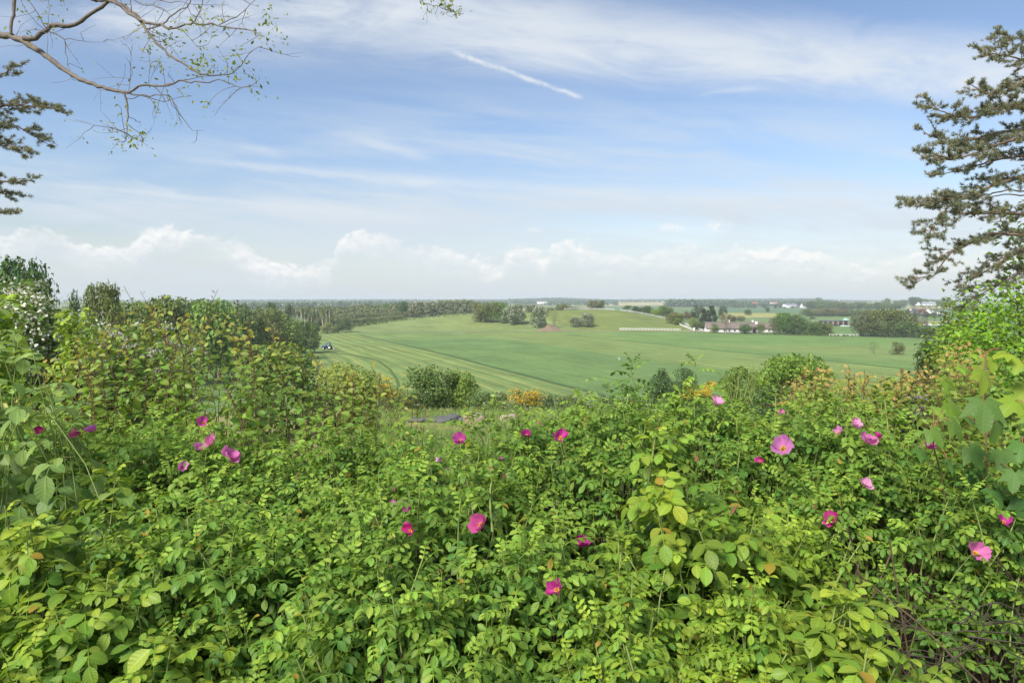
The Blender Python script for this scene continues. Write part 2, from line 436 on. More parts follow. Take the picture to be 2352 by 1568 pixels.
def build_haze():
    me = MB().box(-5500, 5500, -5500, 5500, -23.5, 14).mesh('haze')
    m = bpy.data.materials.new('haze_air'); m.use_nodes = True; N = NT(m.node_tree)
    v = N.node('ShaderNodeVolumePrincipled')
    v.inputs['Color'].default_value = (.86, .95, 1, 1); v.inputs['Density'].default_value = .00017; v.inputs['Anisotropy'].default_value = 0
    o = N.node('ShaderNodeOutputMaterial'); N.l.new(v.outputs[0], o.inputs['Volume'])
    me.materials.append(m); h = bpy.data.objects.new('haze', me); link(h); h['kind'] = 'stuff'; h['label'] = 'pale blue summer haze over the valley and far hills'
build_haze()

# ------------------------------------------------------------------ the land: one sheet to the horizon
def edge_y(X): return np.interp(X, [-600, -130, 70, 120, 150, 173, 193, 210, 345, 600], [432, 424, 421, 420, 402, 380, 383, 343, 300, 260])
def in_poly(x, y, poly):
    poly = np.asarray(poly); r = np.zeros(x.shape, bool); j = len(poly) - 1
    for i in range(len(poly)):
        xi, yi = poly[i]; xj, yj = poly[j]
        with np.errstate(divide='ignore', invalid='ignore'):
            r ^= ((yi > y) != (yj > y)) & (x < (xj - xi) * (y - yi) / (yj - yi + 1e-12) + xi)
        j = i
    return r
def flat(u, v, z=-21.0):
    Yd = -z * F / max(v - CV, 2.2); return ((u - CU) * Yd / F, Yd)
def build_ground():
    a_front = np.linspace(-44, 44, 620); a_side = np.concatenate([np.linspace(46, 314, 90)])
    ang = np.radians(np.concatenate([a_front, a_side]))
    # rows dense where the fields are seen
    iv = np.linspace(1 / 5300.0, 1 / 130.0, 430)
    r = np.concatenate([[.0, 1.2, 2.5, 4, 6, 9, 12, 16], np.linspace(20, 60, 70), np.linspace(63, 125, 20), 1 / iv[::-1]])
    A, R = np.meshgrid(ang, r); nr, na = A.shape
    X = R * np.sin(A); Y = R * np.cos(A); Z = ground_z(X, Y)
    i = np.arange(nr - 1)[:, None] * na; j = np.arange(na)[None]; k = (j + 1) % na
    Q = np.stack([i + j, i + k, i + na + k, i + na + j], -1).reshape(-1, 4)
    x, y, z = X.ravel(), Y.ravel(), Z.ravel(); rr = R.ravel()
    C = np.empty((len(x), 3)); C[:] = (.085, .135, .05); row = np.zeros(len(x))
    # default far farmland: patches
    rng = np.random.default_rng(4)
    cell = (np.floor((x + .35 * y) / 420.0) * 7 + np.floor((y - .2 * x) / 330.0) * 13).astype(int) % 9
    pal = np.array([(.085, .15, .055), (.11, .17, .06), (.17, .19, .075), (.075, .135, .06), (.10, .155, .05), (.20, .21, .10), (.09, .15, .06), (.13, .17, .065), (.08, .14, .05)])
    far = rr > 620; C[far] = pal[cell[far]]
    def fill(poly, c, w=0.0):
        nonlocal C
        m = in_poly(x, y, [flat(*q) for q in poly]) & (rr > 90); C[m] = c; row[m] = w
    fill([(1240, 760), (1400, 700), (2400, 700), (2600, 760), (2600, 800), (1650, 768)], (.085, .15, .058))
    fill([(1655, 700.5), (1860, 698), (1890, 718), (1660, 719)], (.07, .135, .06))
    fill([(1655, 718), (1790, 719), (1850, 727), (1655, 731)], (.21, .235, .075))
    fill([(1640, 731), (1800, 730), (1960, 728), (1960, 738), (1640, 752)], (.10, .165, .06))
    fill([(1655, 697.5), (1800, 697), (1800, 699.5), (1655, 701)], (.19, .21, .085))
    fill([(1375, 698.2), (1535, 697.2), (1535, 701), (1375, 702.5)], (.27, .27, .13))
    fill([(1530, 700.5), (1660, 701), (1660, 707), (1530, 706)], (.15, .19, .08))
    fill([(1850, 749), (1962, 749), (1970, 772), (1850, 770)], (.085, .16, .05))
    fill([(2050, 699), (2190, 699), (2190, 703), (2050, 703)], (.10, .17, .07))
    fill([(2080, 703), (2190, 701.5), (2190, 708), (2080, 708)], (.24, .23, .08))
    fill([(2080, 737), (2190, 737), (2190, 745), (2080, 745)], (.17, .2, .085))
    # the mown slope of the hill beyond the track, and the pasture mound
    hill = (y > edge_y(x)) & (y < 600) & (x < 118) & (x > -190)
    C[hill] = (.125, .185, .062)
    mound = hill & (((x - 78) / 52) ** 2 + ((y - 505) / 84) ** 2 < 1)
    C[mound] = (.108, .155, .043)
    # the big field below: rows run the same way all over it
    fld = (y < edge_y(x)) & (rr > 118) & (y > 60) & (x < 420)
    s = x + .42 * y + .00022 * (y - 250) ** 2
    C[fld] = (.092, .165, .05)
    dirt = fld & (s > 84) & (s < 148); C[dirt] = (.086, .162, .05)
    pale = fld & (((s > 25) & (s < 84)) | (s < -8)); C[pale] = (.108, .178, .053); row[pale] = 1.0
    p2 = fld & (s > 148) & (s < 205); C[p2] = (.108, .178, .053); row[p2] = .75
    p3 = fld & (s > 205); C[p3] = (.09, .175, .05); row[p3] = .18
    tip = fld & (y > edge_y(x) - 60) & (x < 60); C[tip] = C[tip] * .6 + np.array((.13, .19, .06)) * .4
    p4 = fld & (s > 222) & (y < 330 - (x - 100) * .25); C[p4] = (.108, .18, .056); row[p4] = .35
    # rough slope below the camera
    near = (rr <= 118) | ((y < 60) & (rr < 150)); C[near] = (.19, .21, .075)
    beh = y < -2; C[beh & (rr < 200)] = (.09, .13, .05)
    soil = rr < 7; C[soil] = (.035, .032, .02)
    me = mesh('ground', np.stack([x, y, z], 1), [Q], {'cover': C, 'rows': row})
    m, N = new_mat('land')
    at = N.attr('cover').outputs['Color']; rw = N.attr('rows').outputs['Fac']
    tc = N.node('ShaderNodeTexCoord').outputs['Object']; c = N.sep(tc)
    yy = N.m('SUBTRACT', c[1], 250.0)
    S = N.m('ADD', N.m('ADD', c[0], N.m('MULTIPLY', c[1], .42)), N.m('MULTIPLY', N.m('MULTIPLY', yy, yy), .00022))
    wobble = N.noise(tc, .03, 3, .5)
    S2 = N.m('ADD', S, N.m('MULTIPLY', N.m('SUBTRACT', wobble, .5), 5.0))
    along = N.m('SUBTRACT', c[1], N.m('MULTIPLY', c[0], .42))
    nvec = N.xyz(N.m('MULTIPLY', S2, .42), N.m('MULTIPLY', along, .018), 0)
    streak = N.noise(nvec, 1.0, 5, .65)
    tuft = N.noise(tc, .55, 6, .7); clump = N.noise(tc, .06, 5, .6); vf = N.noise(tc, 3.0, 4, .7)
    fieldm = N.m('MULTIPLY', N.sstep(c[1], 118, 135), N.sstep(c[1], 640, 560))
    val = N.m('ADD', N.m('MULTIPLY', tuft, .85), N.m('ADD', N.m('MULTIPLY', clump, .85), N.m('MULTIPLY', vf, .5)))
    val = N.m('ADD', N.m('SUBTRACT', val, 1.10), 1.0)
    val = N.m('ADD', val, N.m('MULTIPLY', fieldm, N.m('MULTIPLY', N.m('SUBTRACT', streak, .5), .95)))
    col = N.mix(1.0, N.mix(1.0, at, (1.42, 1.24, 1.22), 'MULTIPLY'), N.xyz(val, val, val), 'MULTIPLY')
    patch = N.noise(tc, .014, 4, .6)
    col = N.mix(N.m('MULTIPLY', N.sstep(patch, .42, .68), .3), col, N.mix(1.0, col, (1.28, 1.08, .85), 'MULTIPLY'))
    # raked rows of cut grass
    wv = N.m('SINE', N.m('MULTIPLY', S2, 2 * PI / 6.2)); wv2 = N.m('SINE', N.m('MULTIPLY_ADD', S2, 2 * PI / 3.1, 1.0))
    rows = N.m('ADD', N.sstep(wv, .72, .97), N.m('MULTIPLY', N.sstep(wv2, .5, 1.0), .3))
    rows = N.m('MULTIPLY', rows, N.m('MULTIPLY', rw, N.sstep(streak, .3, .62, .15, 1.0)))
    col = N.mix(N.m('MULTIPLY', rows, .58, clamp=True), col, (.36, .35, .10))
    dk = N.m('MULTIPLY', rw, N.sstep(N.m('SINE', N.m('MULTIPLY_ADD', S2, 2 * PI / 6.2, 2.6)), .3, 1.0))
    col = N.mix(N.m('MULTIPLY', dk, .30), col, (.055, .11, .03))
    # dark strips of uncut grass and wheel tracks along the rows
    lines = None
    for s0, w0, a0 in ((84, 1.3, .95), (205.5, 1.2, .95), (20, 1.0, .85), (-36, .8, .7), (118, .4, .35), (133, .35, .3), (150, .5, .4), (232, .3, .45), (252, .3, .4), (281, .3, .35), (98, .35, .35)):
        t = N.m('DIVIDE', N.m('SUBTRACT', N.m('ADD', S, N.m('MULTIPLY', N.m('SUBTRACT', wobble, .5), 2.4)), s0), w0)
        g = N.m('MULTIPLY', N.m('EXPONENT', N.m('MULTIPLY', N.m('MULTIPLY', t, t), -1.0)), a0)
        lines = g if lines is None else N.m('MAXIMUM', lines, g)
    inf = N.m('MULTIPLY', N.sstep(c[1], 110, 130), N.sstep(c[1], 415, 395))
    col = N.mix(N.m('MULTIPLY', lines, N.m('MULTIPLY', inf, .85)), col, (.03, .075, .022))
    b = bsdf(N, col, .85, .15, 0, N.m('ADD', tuft, vf), .6, .12)
    out(N, b.outputs[0])
    me.materials.append(m)
    g = bpy.data.objects.new('ground', me); link(g); g['kind'] = 'structure'; g['label'] = 'mown green hay field, grassy hills and far farmland'
build_ground()

def strip(name, pts, width, mat, lift=.05, step=2.0, kind='structure', label=None):
    """a ribbon draped over the land"""
    p = polyline([(a, b, 0) for a, b in pts], step)
    t = nrm(np.gradient(p, axis=0)); n = np.stack([-t[:, 1], t[:, 0]], 1)
    V = []; k = 5
    for f in np.linspace(-.5, .5, k):
        xy = p[:, :2] + n * (f * width)
        V.append(np.column_stack([xy, ground_z(xy[:, 0], xy[:, 1]) + lift]))
    V = np.stack(V, 1).reshape(-1, 3); m = len(p)
    i = np.arange(m - 1)[:, None] * k; j = np.arange(k - 1)[None]
    Q = np.stack([i + j, i + j + 1, i + k + j + 1, i + k + j], -1).reshape(-1, 4)
    o = bpy.data.objects.new(name, mesh(name, V, [Q], None, mat)); link(o); o['kind'] = kind
    if label: o['label'] = label
    return o
m_track = plain_mat('gravel', (.34, .30, .22), .9, .1, 0, 1.2, .3)
m_trackgrass = plain_mat('verge', (.10, .15, .045), .9, .1, 0, .8, .4)
strip('path', [(-150, 426.5), (-60, 425), (0, 424), (60, 424), (95, 424)], 1.6, m_track, .22, label='narrow farm track along the top of the hay field')
strip('road', [(95, 424), (104, 425), (118, 424), (135, 421), (170, 416)], 3.4, m_track, .2, label='pale gravel farm road before the thatched house')
DRIVE = [(118, 424), (117, 436), (116.6, 452), (117, 475), (119, 492)]
strip("driveway", DRIVE, 3.6, m_track, .3, label='pale sloping driveway between two white fences')
strip('field_margin', [flat(*q) for q in ((690, 808), (764, 810), (820, 817), (869, 829), (895, 848), (911, 871), (922, 905))], 0.75, plain_mat('uncut_grass', (.075, .13, .035), .9, .1, 0, .6, .5), .12, label='dark curved strip of uncut grass at the field corner')
# ------------------------------------------------------------------ trees
M_TREE = leaf_mat('tree_leaves', (0, 0, 0), (0, 0, 0), .22, .6, .2, objcol=True, vein=0, var=.7, hue=.03)
M_BLOSSOM = leaf_mat('may_blossom', (.62, .62, .52), (.72, .72, .64), .2, .7, .1, vein=0, var=.3, hue=0)
M_BARK = plain_mat('bark', (.10, .075, .055), .9, .1, 0, 6, .5, .8)
M_BIRCH = plain_mat('birch_bark', (.52, .49, .43), .8, .1, 0, 1.2, .35, .3)
M_PINEBARK = plain_mat('pine_bark', (.20, .14, .11), .9, .1, 0, 9, .5, .8)
M_TWIG = plain_mat('grey_twig', (.17, .145, .125), .85, .15, 0, 30, .4, .5)
M_GORSE = leaf_mat('broom_flower', (.62, .34, .012), (.70, .44, .02), .25, .6, .2, vein=0, var=.4, hue=.02)

def lobes_in(rng, n, shape, rad=(.17, .30), low=.18):
    """unit tree: height 0..1, half width .5; returns lobe centres and radii inside an outline r(h)"""
    C = []; Rr = []
    for i in range(n * 6):
        if len(C) >= n: break
        h = rng.uniform(low, .93); rm = shape(h)
        if rm <= .03: continue
        a = rng.uniform(0, 2 * PI); rr = rm * math.sqrt(rng.uniform(.15, 1)) * .78; L = rng.uniform(*rad) * (.55 + .45 * rm / .5)
        c = np.array([rr * math.cos(a), rr * math.sin(a), h])
        if C and min(np.linalg.norm(c - q) for q in C) < .07: continue
        C.append(c); Rr.append(min(L, max(.06, 1.0 - h)))
    return np.array(C), np.array(Rr)
def crown_cloud(seed, n, shape, nl=22, leaf=.05, low=.18, tpl=LEAF_CLUMP, rad=(.17, .30), droop=0.0, inner=.25, flat_=1.0):
    rng = np.random.default_rng(seed)
    C, Rr = lobes_in(rng, nl, shape, rad, low)
    w = Rr ** 2; k = rng.choice(len(C), n, p=w / w.sum())
    dvec = nrm(rng.normal(0, 1, (n, 3))); dvec[:, 2] = np.where(rng.random(n) < .35, np.abs(dvec[:, 2]), dvec[:, 2]); dvec = nrm(dvec)
    rho = np.where(rng.random(n) < inner, rng.uniform(.4, .85, n), rng.uniform(.82, 1.08, n) + rng.normal(0, .05, n))
    pos = C[k] + dvec * (Rr[k] * rho)[:, None] * np.array([1, 1, flat_])
    pos[:, 2] = np.clip(pos[:, 2], .02, 1.0)
    nn = nrm(dvec + rng.normal(0, .45, (n, 3)) + np.array([0, 0, .25]))
    d = nrm(np.cross(nn, rng.normal(0, 1, (n, 3)))); d[:, 2] -= droop; d = nrm(d)
    cl = Cloud(); lob = rng.random(len(C))
    hgt = np.clip((pos[:, 2] - .3) * .8, 0, .6)
    cl.add(tpl, pos, frames(d, nn), leaf * rng.uniform(.6, 1.35, n), np.clip(hgt * .5 + lob[k] * .45 + rng.normal(0, .12, n), 0, 1), rng.random(n))
    return cl, C, Rr
def trunk_mesh(name, rng, C, lean=.02, r=.03, top=.75, limbs=8, stems=1, mat=None, base_spread=.04):
    T = Tubes()
    for s in range(stems):
        b = np.array([rng.normal(0, base_spread if stems > 1 else 0), rng.normal(0, base_spread if stems > 1 else 0), -.03])
        t = np.array([rng.normal(0, lean) + b[0] * 3, rng.normal(0, lean) + b[1] * 3, top])
        p = curve_pts(b, t, (rng.normal(0, .015), rng.normal(0, .015), 0), 7)
        T.add(p, np.linspace(r, r * .25, 7) / math.sqrt(stems), 6)
        for c in C[rng.permutation(len(C))[:max(2, limbs // stems)]]:
            f = np.clip(c[2] / top * .7, .15, .9); q = p[int(f * 6)]
            T.add(curve_pts(q, c, (0, 0, .02), 5), np.linspace(r * .42, r * .1, 5) / math.sqrt(stems), 4)
    return T.mesh(name, mat)

SH_ROUND = lambda h: .5 * math.sqrt(max(0, 1 - ((h - .52) / .50) ** 2))
SH_DOME = lambda h: .5 * math.sqrt(max(0, 1 - ((h - .30) / .70) ** 2)) if h > .08 else .4
SH_TALL = lambda h: .5 * (max(0, 1 - ((h - .5) / .5) ** 2)) ** .6
SH_WIDE = lambda h: .5 * math.sqrt(max(0, 1 - ((h - .62) / .40) ** 2))
SH_CONE = lambda h: .5 * max(0.02, 1.02 - h) ** .75
def sh_pine(h): return .5 * (math.sqrt(max(0, 1 - ((h - .68) / .34) ** 2))) * (1 if h > .3 else .3)
PROTO = {}
def proto(kind, count, **kw):
    for v in range(count):
        seed = hash_(kind) + v * 17; rng = np.random.default_rng(seed)
        b = dict(n=2600, shape=SH_ROUND, nl=24, leaf=.055, low=.18); tk = dict(r=.025, top=.72, limbs=8, mat=M_BARK); bl = kw.get('blossom')
        b.update({k: x for k, x in kw.items() if k in ('n', 'shape', 'nl', 'leaf', 'low', 'tpl', 'rad', 'droop', 'inner', 'flat_')})
        tk.update({k: x for k, x in kw.items() if k in ('r', 'top', 'limbs', 'stems', 'mat', 'lean', 'base_spread')})
        cl, C, Rr = crown_cloud(seed, **b)
        cm = cl.mesh(kind + '_crown', M_TREE); tm = trunk_mesh(kind + '_trunk', rng, C, **tk); bm = None
        if bl:
            k = rng.choice(len(C), bl); dv = nrm(rng.normal(0, 1, (bl, 3)) + np.array([0, 0, .35]))
            pos = C[k] + dv * (Rr[k] * rng.uniform(.95, 1.12, bl))[:, None]; pos[:, 2] = np.clip(pos[:, 2], .04, 1.02)
            q = Cloud(); q.add(LEAF_CLUMP, pos, frames(nrm(np.cross(dv, rng.normal(0, 1, (bl, 3)))), dv), .032 * rng.uniform(.6, 1.4, bl), rng.random(bl), rng.random(bl))
            bm = q.mesh(kind + '_blossom', kw.get('bmat', M_BLOSSOM))
        PROTO.setdefault(kind, []).append((cm, tm, bm))
def hash_(s): return sum(ord(c) * (i + 3) for i, c in enumerate(s)) * 31
proto('round_tree', 4)
proto('broad_tree', 3, shape=SH_WIDE, low=.28, nl=30, n=3600, leaf=.05, rad=(.16, .28))
proto('tall_tree', 3, shape=SH_TALL, nl=24, low=.15, r=.02)
proto('bush', 4, shape=SH_DOME, low=.06, nl=22, n=2400, r=.02, stems=3, top=.5)
proto('hawthorn', 4, shape=SH_DOME, low=.07, nl=34, n=2600, rad=(.14, .24), blossom=1150, r=.02, top=.5, stems=2)
proto('birch', 4, shape=SH_TALL, low=.55, n=900, nl=14, leaf=.045, rad=(.08, .15), droop=.5, mat=M_BIRCH, r=.045, top=.92, limbs=5)
proto('pine', 3, shape=sh_pine, low=.38, n=2600, nl=20, leaf=.05, rad=(.12, .22), mat=M_PINEBARK, r=.022, top=.9, flat_=.7, tpl=leaf_tpl(.35, 2, .3, .2, .7))
proto('spruce', 2, shape=SH_CONE, low=.1, n=2200, nl=26, leaf=.06, rad=(.10, .17), mat=M_PINEBARK, r=.02, top=.95, droop=.4, flat_=.6)
proto('bare_tree', 3, shape=SH_ROUND, low=.3, n=420, nl=26, leaf=.03, rad=(.10, .2), r=.03, top=.8, limbs=24, mat=M_TWIG)
proto('bare_bush', 2, shape=SH_DOME, low=.3, n=700, nl=26, leaf=.03, rad=(.10, .2), r=.02, top=.8, limbs=26, stems=6, mat=M_TWIG)
proto('willow', 3, shape=SH_ROUND, low=.1, n=7000, nl=34, leaf=.05, rad=(.10, .2), droop=.35, tpl=leaf_tpl(.4, 2, .3, .3, .8), stems=2, top=.7)
CNT = {}
def tree(kind, u, vtop, w, Y, color, label, name=None, cat='tree', group=None, depth=None, base=None):
    k = CNT[kind] = CNT.get(kind, -1) + 1
    cm, tm, bm = PROTO[kind][k % len(PROTO[kind])]
    x = (u - CU) * Y / F; z0 = gz(x, Y) if base is None else base; top = -(vtop - CV) * Y / F; H = max(top - z0, .5); W = w * Y / F * 1.04
    name = name or kind
    o = thing(name, label, cat, (x, Y, z0), (k * 2.399) % (2 * PI), group, (W, (W if depth is None else depth), H))
    rng = np.random.default_rng(int(u * 7 + Y)); col = np.array(color) * np.array([1.6, 1.5, 1.4]) * rng.uniform(.92, 1.08, 3)
    part('crown', cm, o, color=col); part('trunk', tm, o)
    if bm: part('blossom', bm, o)
    return o
G_OLIVE = (.085, .115, .035); G_MID = (.068, .108, .030); G_DARK = (.042, .072, .027); G_LIME = (.10, .17, .028); G_GREY = (.095, .115, .065)
G_PINE = (.026, .042, .026); G_BROWN = (.085, .068, .040); G_PALE = (.115, .15, .05); G_HAW = (.07, .10, .045); G_RUST = (.07, .045, .032)

# hill crest and slope
for u, v, w, Y, lab in ((957, 692, 42, 545, 'flowering hawthorn at the low end of the hilltop row, beside the dark round tree'), (988, 691, 40, 548, 'second flowering hawthorn of the hilltop row, counted from the dark round tree')):
    tree('hawthorn', u, v, w, Y, G_HAW, lab)
for i, (u, v, w) in enumerate(((1012, 688, 32), (1032, 687, 30), (1050, 687, 30), (1067, 686, 32), (1082, 687, 26))):
    tree('hawthorn', u, v, w, 566 - i, G_HAW, 'white flowering hawthorn in the tight clump on the hill crest', group='hawthorns of the hill crest clump')
tree('round_tree', 1104, 694, 46, 484, G_OLIVE, 'olive green tree at the near corner of the hilltop copse')
tree('broad_tree', 1127, 693, 42, 480, (.08, .12, .03), 'brownish green tree in the middle of the hilltop copse')
tree('round_tree', 1150, 693, 40, 482, (.075, .15, .03), 'bright green tree of the hilltop copse beside the hawthorns')
tree('hawthorn', 1166, 705, 32, 474, G_HAW, 'small flowering hawthorn tucked behind the larger one at the copse end')
tree('hawthorn', 1185, 698, 48, 468, G_HAW, 'large flowering hawthorn at the end of the hilltop copse')
tree('hawthorn', 1222, 699, 44, 540, G_HAW, 'flowering hawthorn far back by the grey hilltop fence')
tree('hawthorn', 1238, 703, 42, 450, G_HAW, 'flowering hawthorn standing alone between the copse and the bare bush')
tree('bare_bush', 1273, 712, 40, 446, (.11, .13, .05), 'thin leafless looking bush above the earth heap', cat='bush')
tree('hawthorn', 1321, 727, 27, 449, G_HAW, 'smaller of the two flowering hawthorns on the pasture mound', cat='tree')
tree('hawthorn', 1350, 719, 37, 447, G_HAW, 'larger of the two flowering hawthorns on the pasture mound', cat='tree')
tree('bush', 1266, 705, 26, 590, G_OLIVE, 'low brownish bush behind the flowering hawthorns by the grey fence', cat='bush')
tree('round_tree', 1296, 697, 34, 592, (.085, .115, .04), 'olive tree behind the grey fence on the mound')
tree('bush', 1318, 703, 22, 594, G_MID, 'dark green bush beside the olive tree behind the grey fence', cat='bush')
tree('round_tree', 1364, 690, 30, 575, G_GREY, 'grey green tree of the pair on top of the pasture mound')
tree('round_tree', 1379, 689, 24, 580, G_MID, 'darker tree of the pair on top of the pasture mound')
tree('round_tree', 1282, 699, 15, 760, G_DARK, 'little dark tree in the plain beyond the hilltop fence')
tree('round_tree', 926, 691, 27, 585, (.03, .075, .025), 'dark round tree at the end of the willow scrub')
tree('round_tree', 885, 697, 16, 620, (.06, .12, .03), 'bright green tree standing out of the willow scrub')
tree('bush', 752, 739, 30, 418, (.13, .15, .075), 'pale round bush at the foot of the birch stand', cat='bush')
tree('bush', 792, 728, 30, 424, (.05, .08, .035), 'dark bush between pale bush and willow scrub', cat='bush')
tree('bush', 772, 743, 16, 421, G_MID, 'tiny green bush beside the pale round bush', cat='bush')
# birch stand
for i, u in enumerate((664, 674, 683, 692, 699, 707, 716, 724, 733, 741, 749, 757)):
    tree('birch', u, 700 + (i * 7) % 5, 17, 440 + (i * 5) % 14, G_GREY if i % 3 else G_OLIVE, 'slender white stemmed birch in the stand at the wood edge', group='birches of the wood edge stand')
# wood on the left
LW = [('broad_tree', 52, 594, 118, 62, (.035, .085, .03), 'tall dark green oak rising above the blossoming hawthorn'),
      ('round_tree', 112, 664, 40, 70, (.04, .09, .03), 'small dark tree in the shelter of the tall oak'),
      ('willow', 236, 646, 112, 92, (.085, .115, .035), 'feathery olive tree showing above the red stemmed thicket'),
      ('round_tree', 170, 668, 40, 100, (.045, .085, .035), 'dark tree peeping out beside the feathery olive tree'),
      ('broad_tree', 300, 690, 60, 130, G_MID, 'low green tree between the feathery tree and the dark wood'),
      ('broad_tree', 350, 689, 62, 160, (.07, .11, .03), 'green tree at the start of the dark wood'),
      ('broad_tree', 405, 679, 74, 165, G_MID, 'highest broad tree of the dark wood'),
      ('broad_tree', 448, 686, 52, 172, (.07, .11, .03), 'broad green tree in the middle of the dark wood'),
      ('broad_tree', 494, 684, 76, 158, (.07, .12, .03), 'wide fresh green tree of the dark wood'),
      ('round_tree', 548, 693, 52, 178, G_DARK, 'dark tree at the end of the broad wood'),
      ('willow', 578, 699, 54, 190, (.075, .10, .04), 'olive willow at the edge of the wood'),
      ('willow', 618, 701, 52, 205, (.08, .11, .045), 'second olive willow at the edge of the wood'),
      ('round_tree', 625, 694, 26, 420, G_DARK, 'far dark round tree above the olive willows'),
      ('round_tree', 660, 699, 24, 430, (.035, .06, .03), 'dark tree beside the birch stand'),
      ('round_tree', 640, 714, 56, 235, (.085, .13, .035), 'yellowish green round tree below the birch stand'),
      ('willow', 648, 722, 64, 262, (.055, .095, .03), 'weeping tree nearer the wood beside the tractor'),
      ('willow', 706, 735, 72, 268, (.055, .09, .03), 'dark weeping tree at the field edge beside the tractor'),
      ('round_tree', 600, 735, 70, 215, (.06, .10, .03), 'lower green tree under the olive willows'),
      ('round_tree', 545, 725, 70, 195, G_MID, 'lower dark tree under the broad wood'),
      ('bush', 655, 770, 60, 240, (.07, .11, .035), 'green bush at the bottom of the wood near the tractor')]
for a in LW:
    if 100 < a[4] < 240 and a[0] in ('broad_tree', 'round_tree', 'willow'): a = (a[0], a[1], a[2] + 3, a[3] * 1.75, a[4], tuple(min(.13, q * 1.1) for q in a[5])) + a[6:]
    tree(*a, cat='bush' if a[0] == 'bush' else 'tree')
# the farm
FM = [('pine', 1440, 700, 28, 540, G_DARK, 'dark tree at the mound end of the shelter row'), ('round_tree', 1463, 703, 26, 538, G_DARK, 'rounded dark tree, second in the shelter row from the mound'),
      ('round_tree', 1486, 702, 26, 536, (.05, .075, .03), 'brownish dark tree in the middle of the shelter row'), ('round_tree', 1507, 709, 26, 530, G_LIME, 'yellow green tree of the shelter row'),
      ('round_tree', 1524, 702, 26, 532, G_MID, 'fresh dark green tree near the driveway end of the shelter row'), ('round_tree', 1538, 706, 20, 534, G_MID, 'last small tree of the shelter row'),
      ('round_tree', 1552, 717, 42, 474, (.095, .115, .03), 'round olive tree above the driveway fence'), ('bush', 1555, 730, 26, 468, (.09, .14, .03), 'light green bush under the round olive tree'),
      ('pine', 1583, 712, 30, 470, G_BROWN, 'brown tinged pine beside the driveway'), ('pine', 1603, 699, 36, 468, G_PINE, 'dark pine beside the brown tinged pine'),
      ('spruce', 1634, 698, 40, 462, G_PINE, 'broad dark conifer behind the thatched roof'), ('spruce', 1618, 706, 30, 466, G_PINE, 'dark conifer between the pine and the broad conifer'),
      ('pine', 1661, 700, 22, 456, G_PINE, 'slim pine taller than the bare tree by the thatched house'), ('pine', 1681, 720, 26, 458, (.05, .05, .03), 'low ragged pine behind the thatched house'),
      ('bush', 1594, 728, 22, 446, G_LIME, 'lime green bush beside the driveway fence'), ('bush', 1610, 737, 34, 440, (.05, .075, .035), 'dark bush beside the thatched house gable'), ('bush', 1622, 740, 20, 444, G_LIME, 'lime green bush squeezed behind the dark bush'),
      ('bare_tree', 1668, 722, 34, 419, (.15, .10, .05), 'bare brown tree before the thatched house'), ('bush', 1643, 744, 22, 418, G_MID, 'green bush before the thatched roof'),
      ('round_tree', 1712, 743, 28, 416, (.05, .10, .03), 'round green tree hiding the thatched house end'), ('bush', 1733, 750, 9, 416, (.05, .02, .025), 'tiny dark red bush by the white chimney gable'), ('round_tree', 1748, 744, 20, 417, (.09, .13, .04), 'light green tree beside the white chimney gable'),
      ('tall_tree', 1800, 718, 44, 412, (.06, .115, .03), 'tallest green tree in the copse beyond the thatched house'), ('tall_tree', 1778, 728, 28, 415, G_GREY, 'thin greyish tree at the house end of the copse'), ('round_tree', 1833, 722, 46, 410, (.05, .10, .03), 'round tree behind the tallest one in the copse'),
      ('round_tree', 1822, 740, 44, 407, (.045, .09, .03), 'low dark tree at the front of the copse'), ('bush', 1860, 736, 44, 404, (.05, .09, .028), 'wide dark bush in the copse beyond the thatched house'), ('bush', 1885, 738, 40, 400, (.055, .09, .03), 'second wide bush towards the field end of the copse'), ('bush', 1902, 743, 26, 398, G_OLIVE, 'olive bush ending the copse at the pale fence'),
      ('round_tree', 1700, 725, 24, 640, G_GREY, 'grey green round tree alone in the field behind the thatched house'),
      ('tall_tree', 1975, 712, 40, 392, (.075, .095, .05), 'grey birch like tree at the fence end of the big grove'), ('round_tree', 2003, 712, 50, 394, G_OLIVE, 'olive tree with thin top in the big grove'), ('broad_tree', 2040, 708, 58, 396, (.075, .105, .035), 'highest olive tree of the big grove'),
      ('round_tree', 2072, 714, 52, 394, (.07, .10, .035), 'round olive tree behind the brown pine in the big grove'), ('pine', 2108, 726, 44, 396, (.06, .05, .033), 'brown pine on the far side of the big grove'), ('round_tree', 2000, 740, 48, 386, (.055, .085, .03), 'low tree at the front of the big grove by the fence'),
      ('round_tree', 2040, 736, 56, 382, (.055, .095, .03), 'low green tree in the front middle of the big grove'), ('round_tree', 2080, 738, 54, 378, (.06, .10, .033), 'low green tree before the brown pine'), ('bush', 2118, 745, 50, 374, (.05, .085, .028), 'dark bush in the tail of the big grove'), ('bush', 2150, 748, 50, 370, (.05, .09, .03), 'dark bush ending the tail of the big grove'), ('round_tree', 2185, 738, 50, 375, G_MID, 'green tree half hidden by the near pine boughs'),
      ('round_tree', 1718, 710.5, 17, 920, G_DARK, 'small dark tree alone in the far green field'), ('round_tree', 1763, 704, 9, 1120, G_DARK, 'single tiny tree on the far green field'),
      ('bush', 1867, 727, 14, 730, G_MID, 'small bush in the field beyond the copse'), ('bare_bush', 2007, 782, 26, 266, (.09, .11, .045), 'thin see-through bush standing in the hay field'), ('bush', 2063, 785, 29, 262, (.075, .09, .035), 'dense round bush standing in the hay field')]
for a in FM: tree(*a, cat='bush' if 'bush' in a[0] else 'tree')
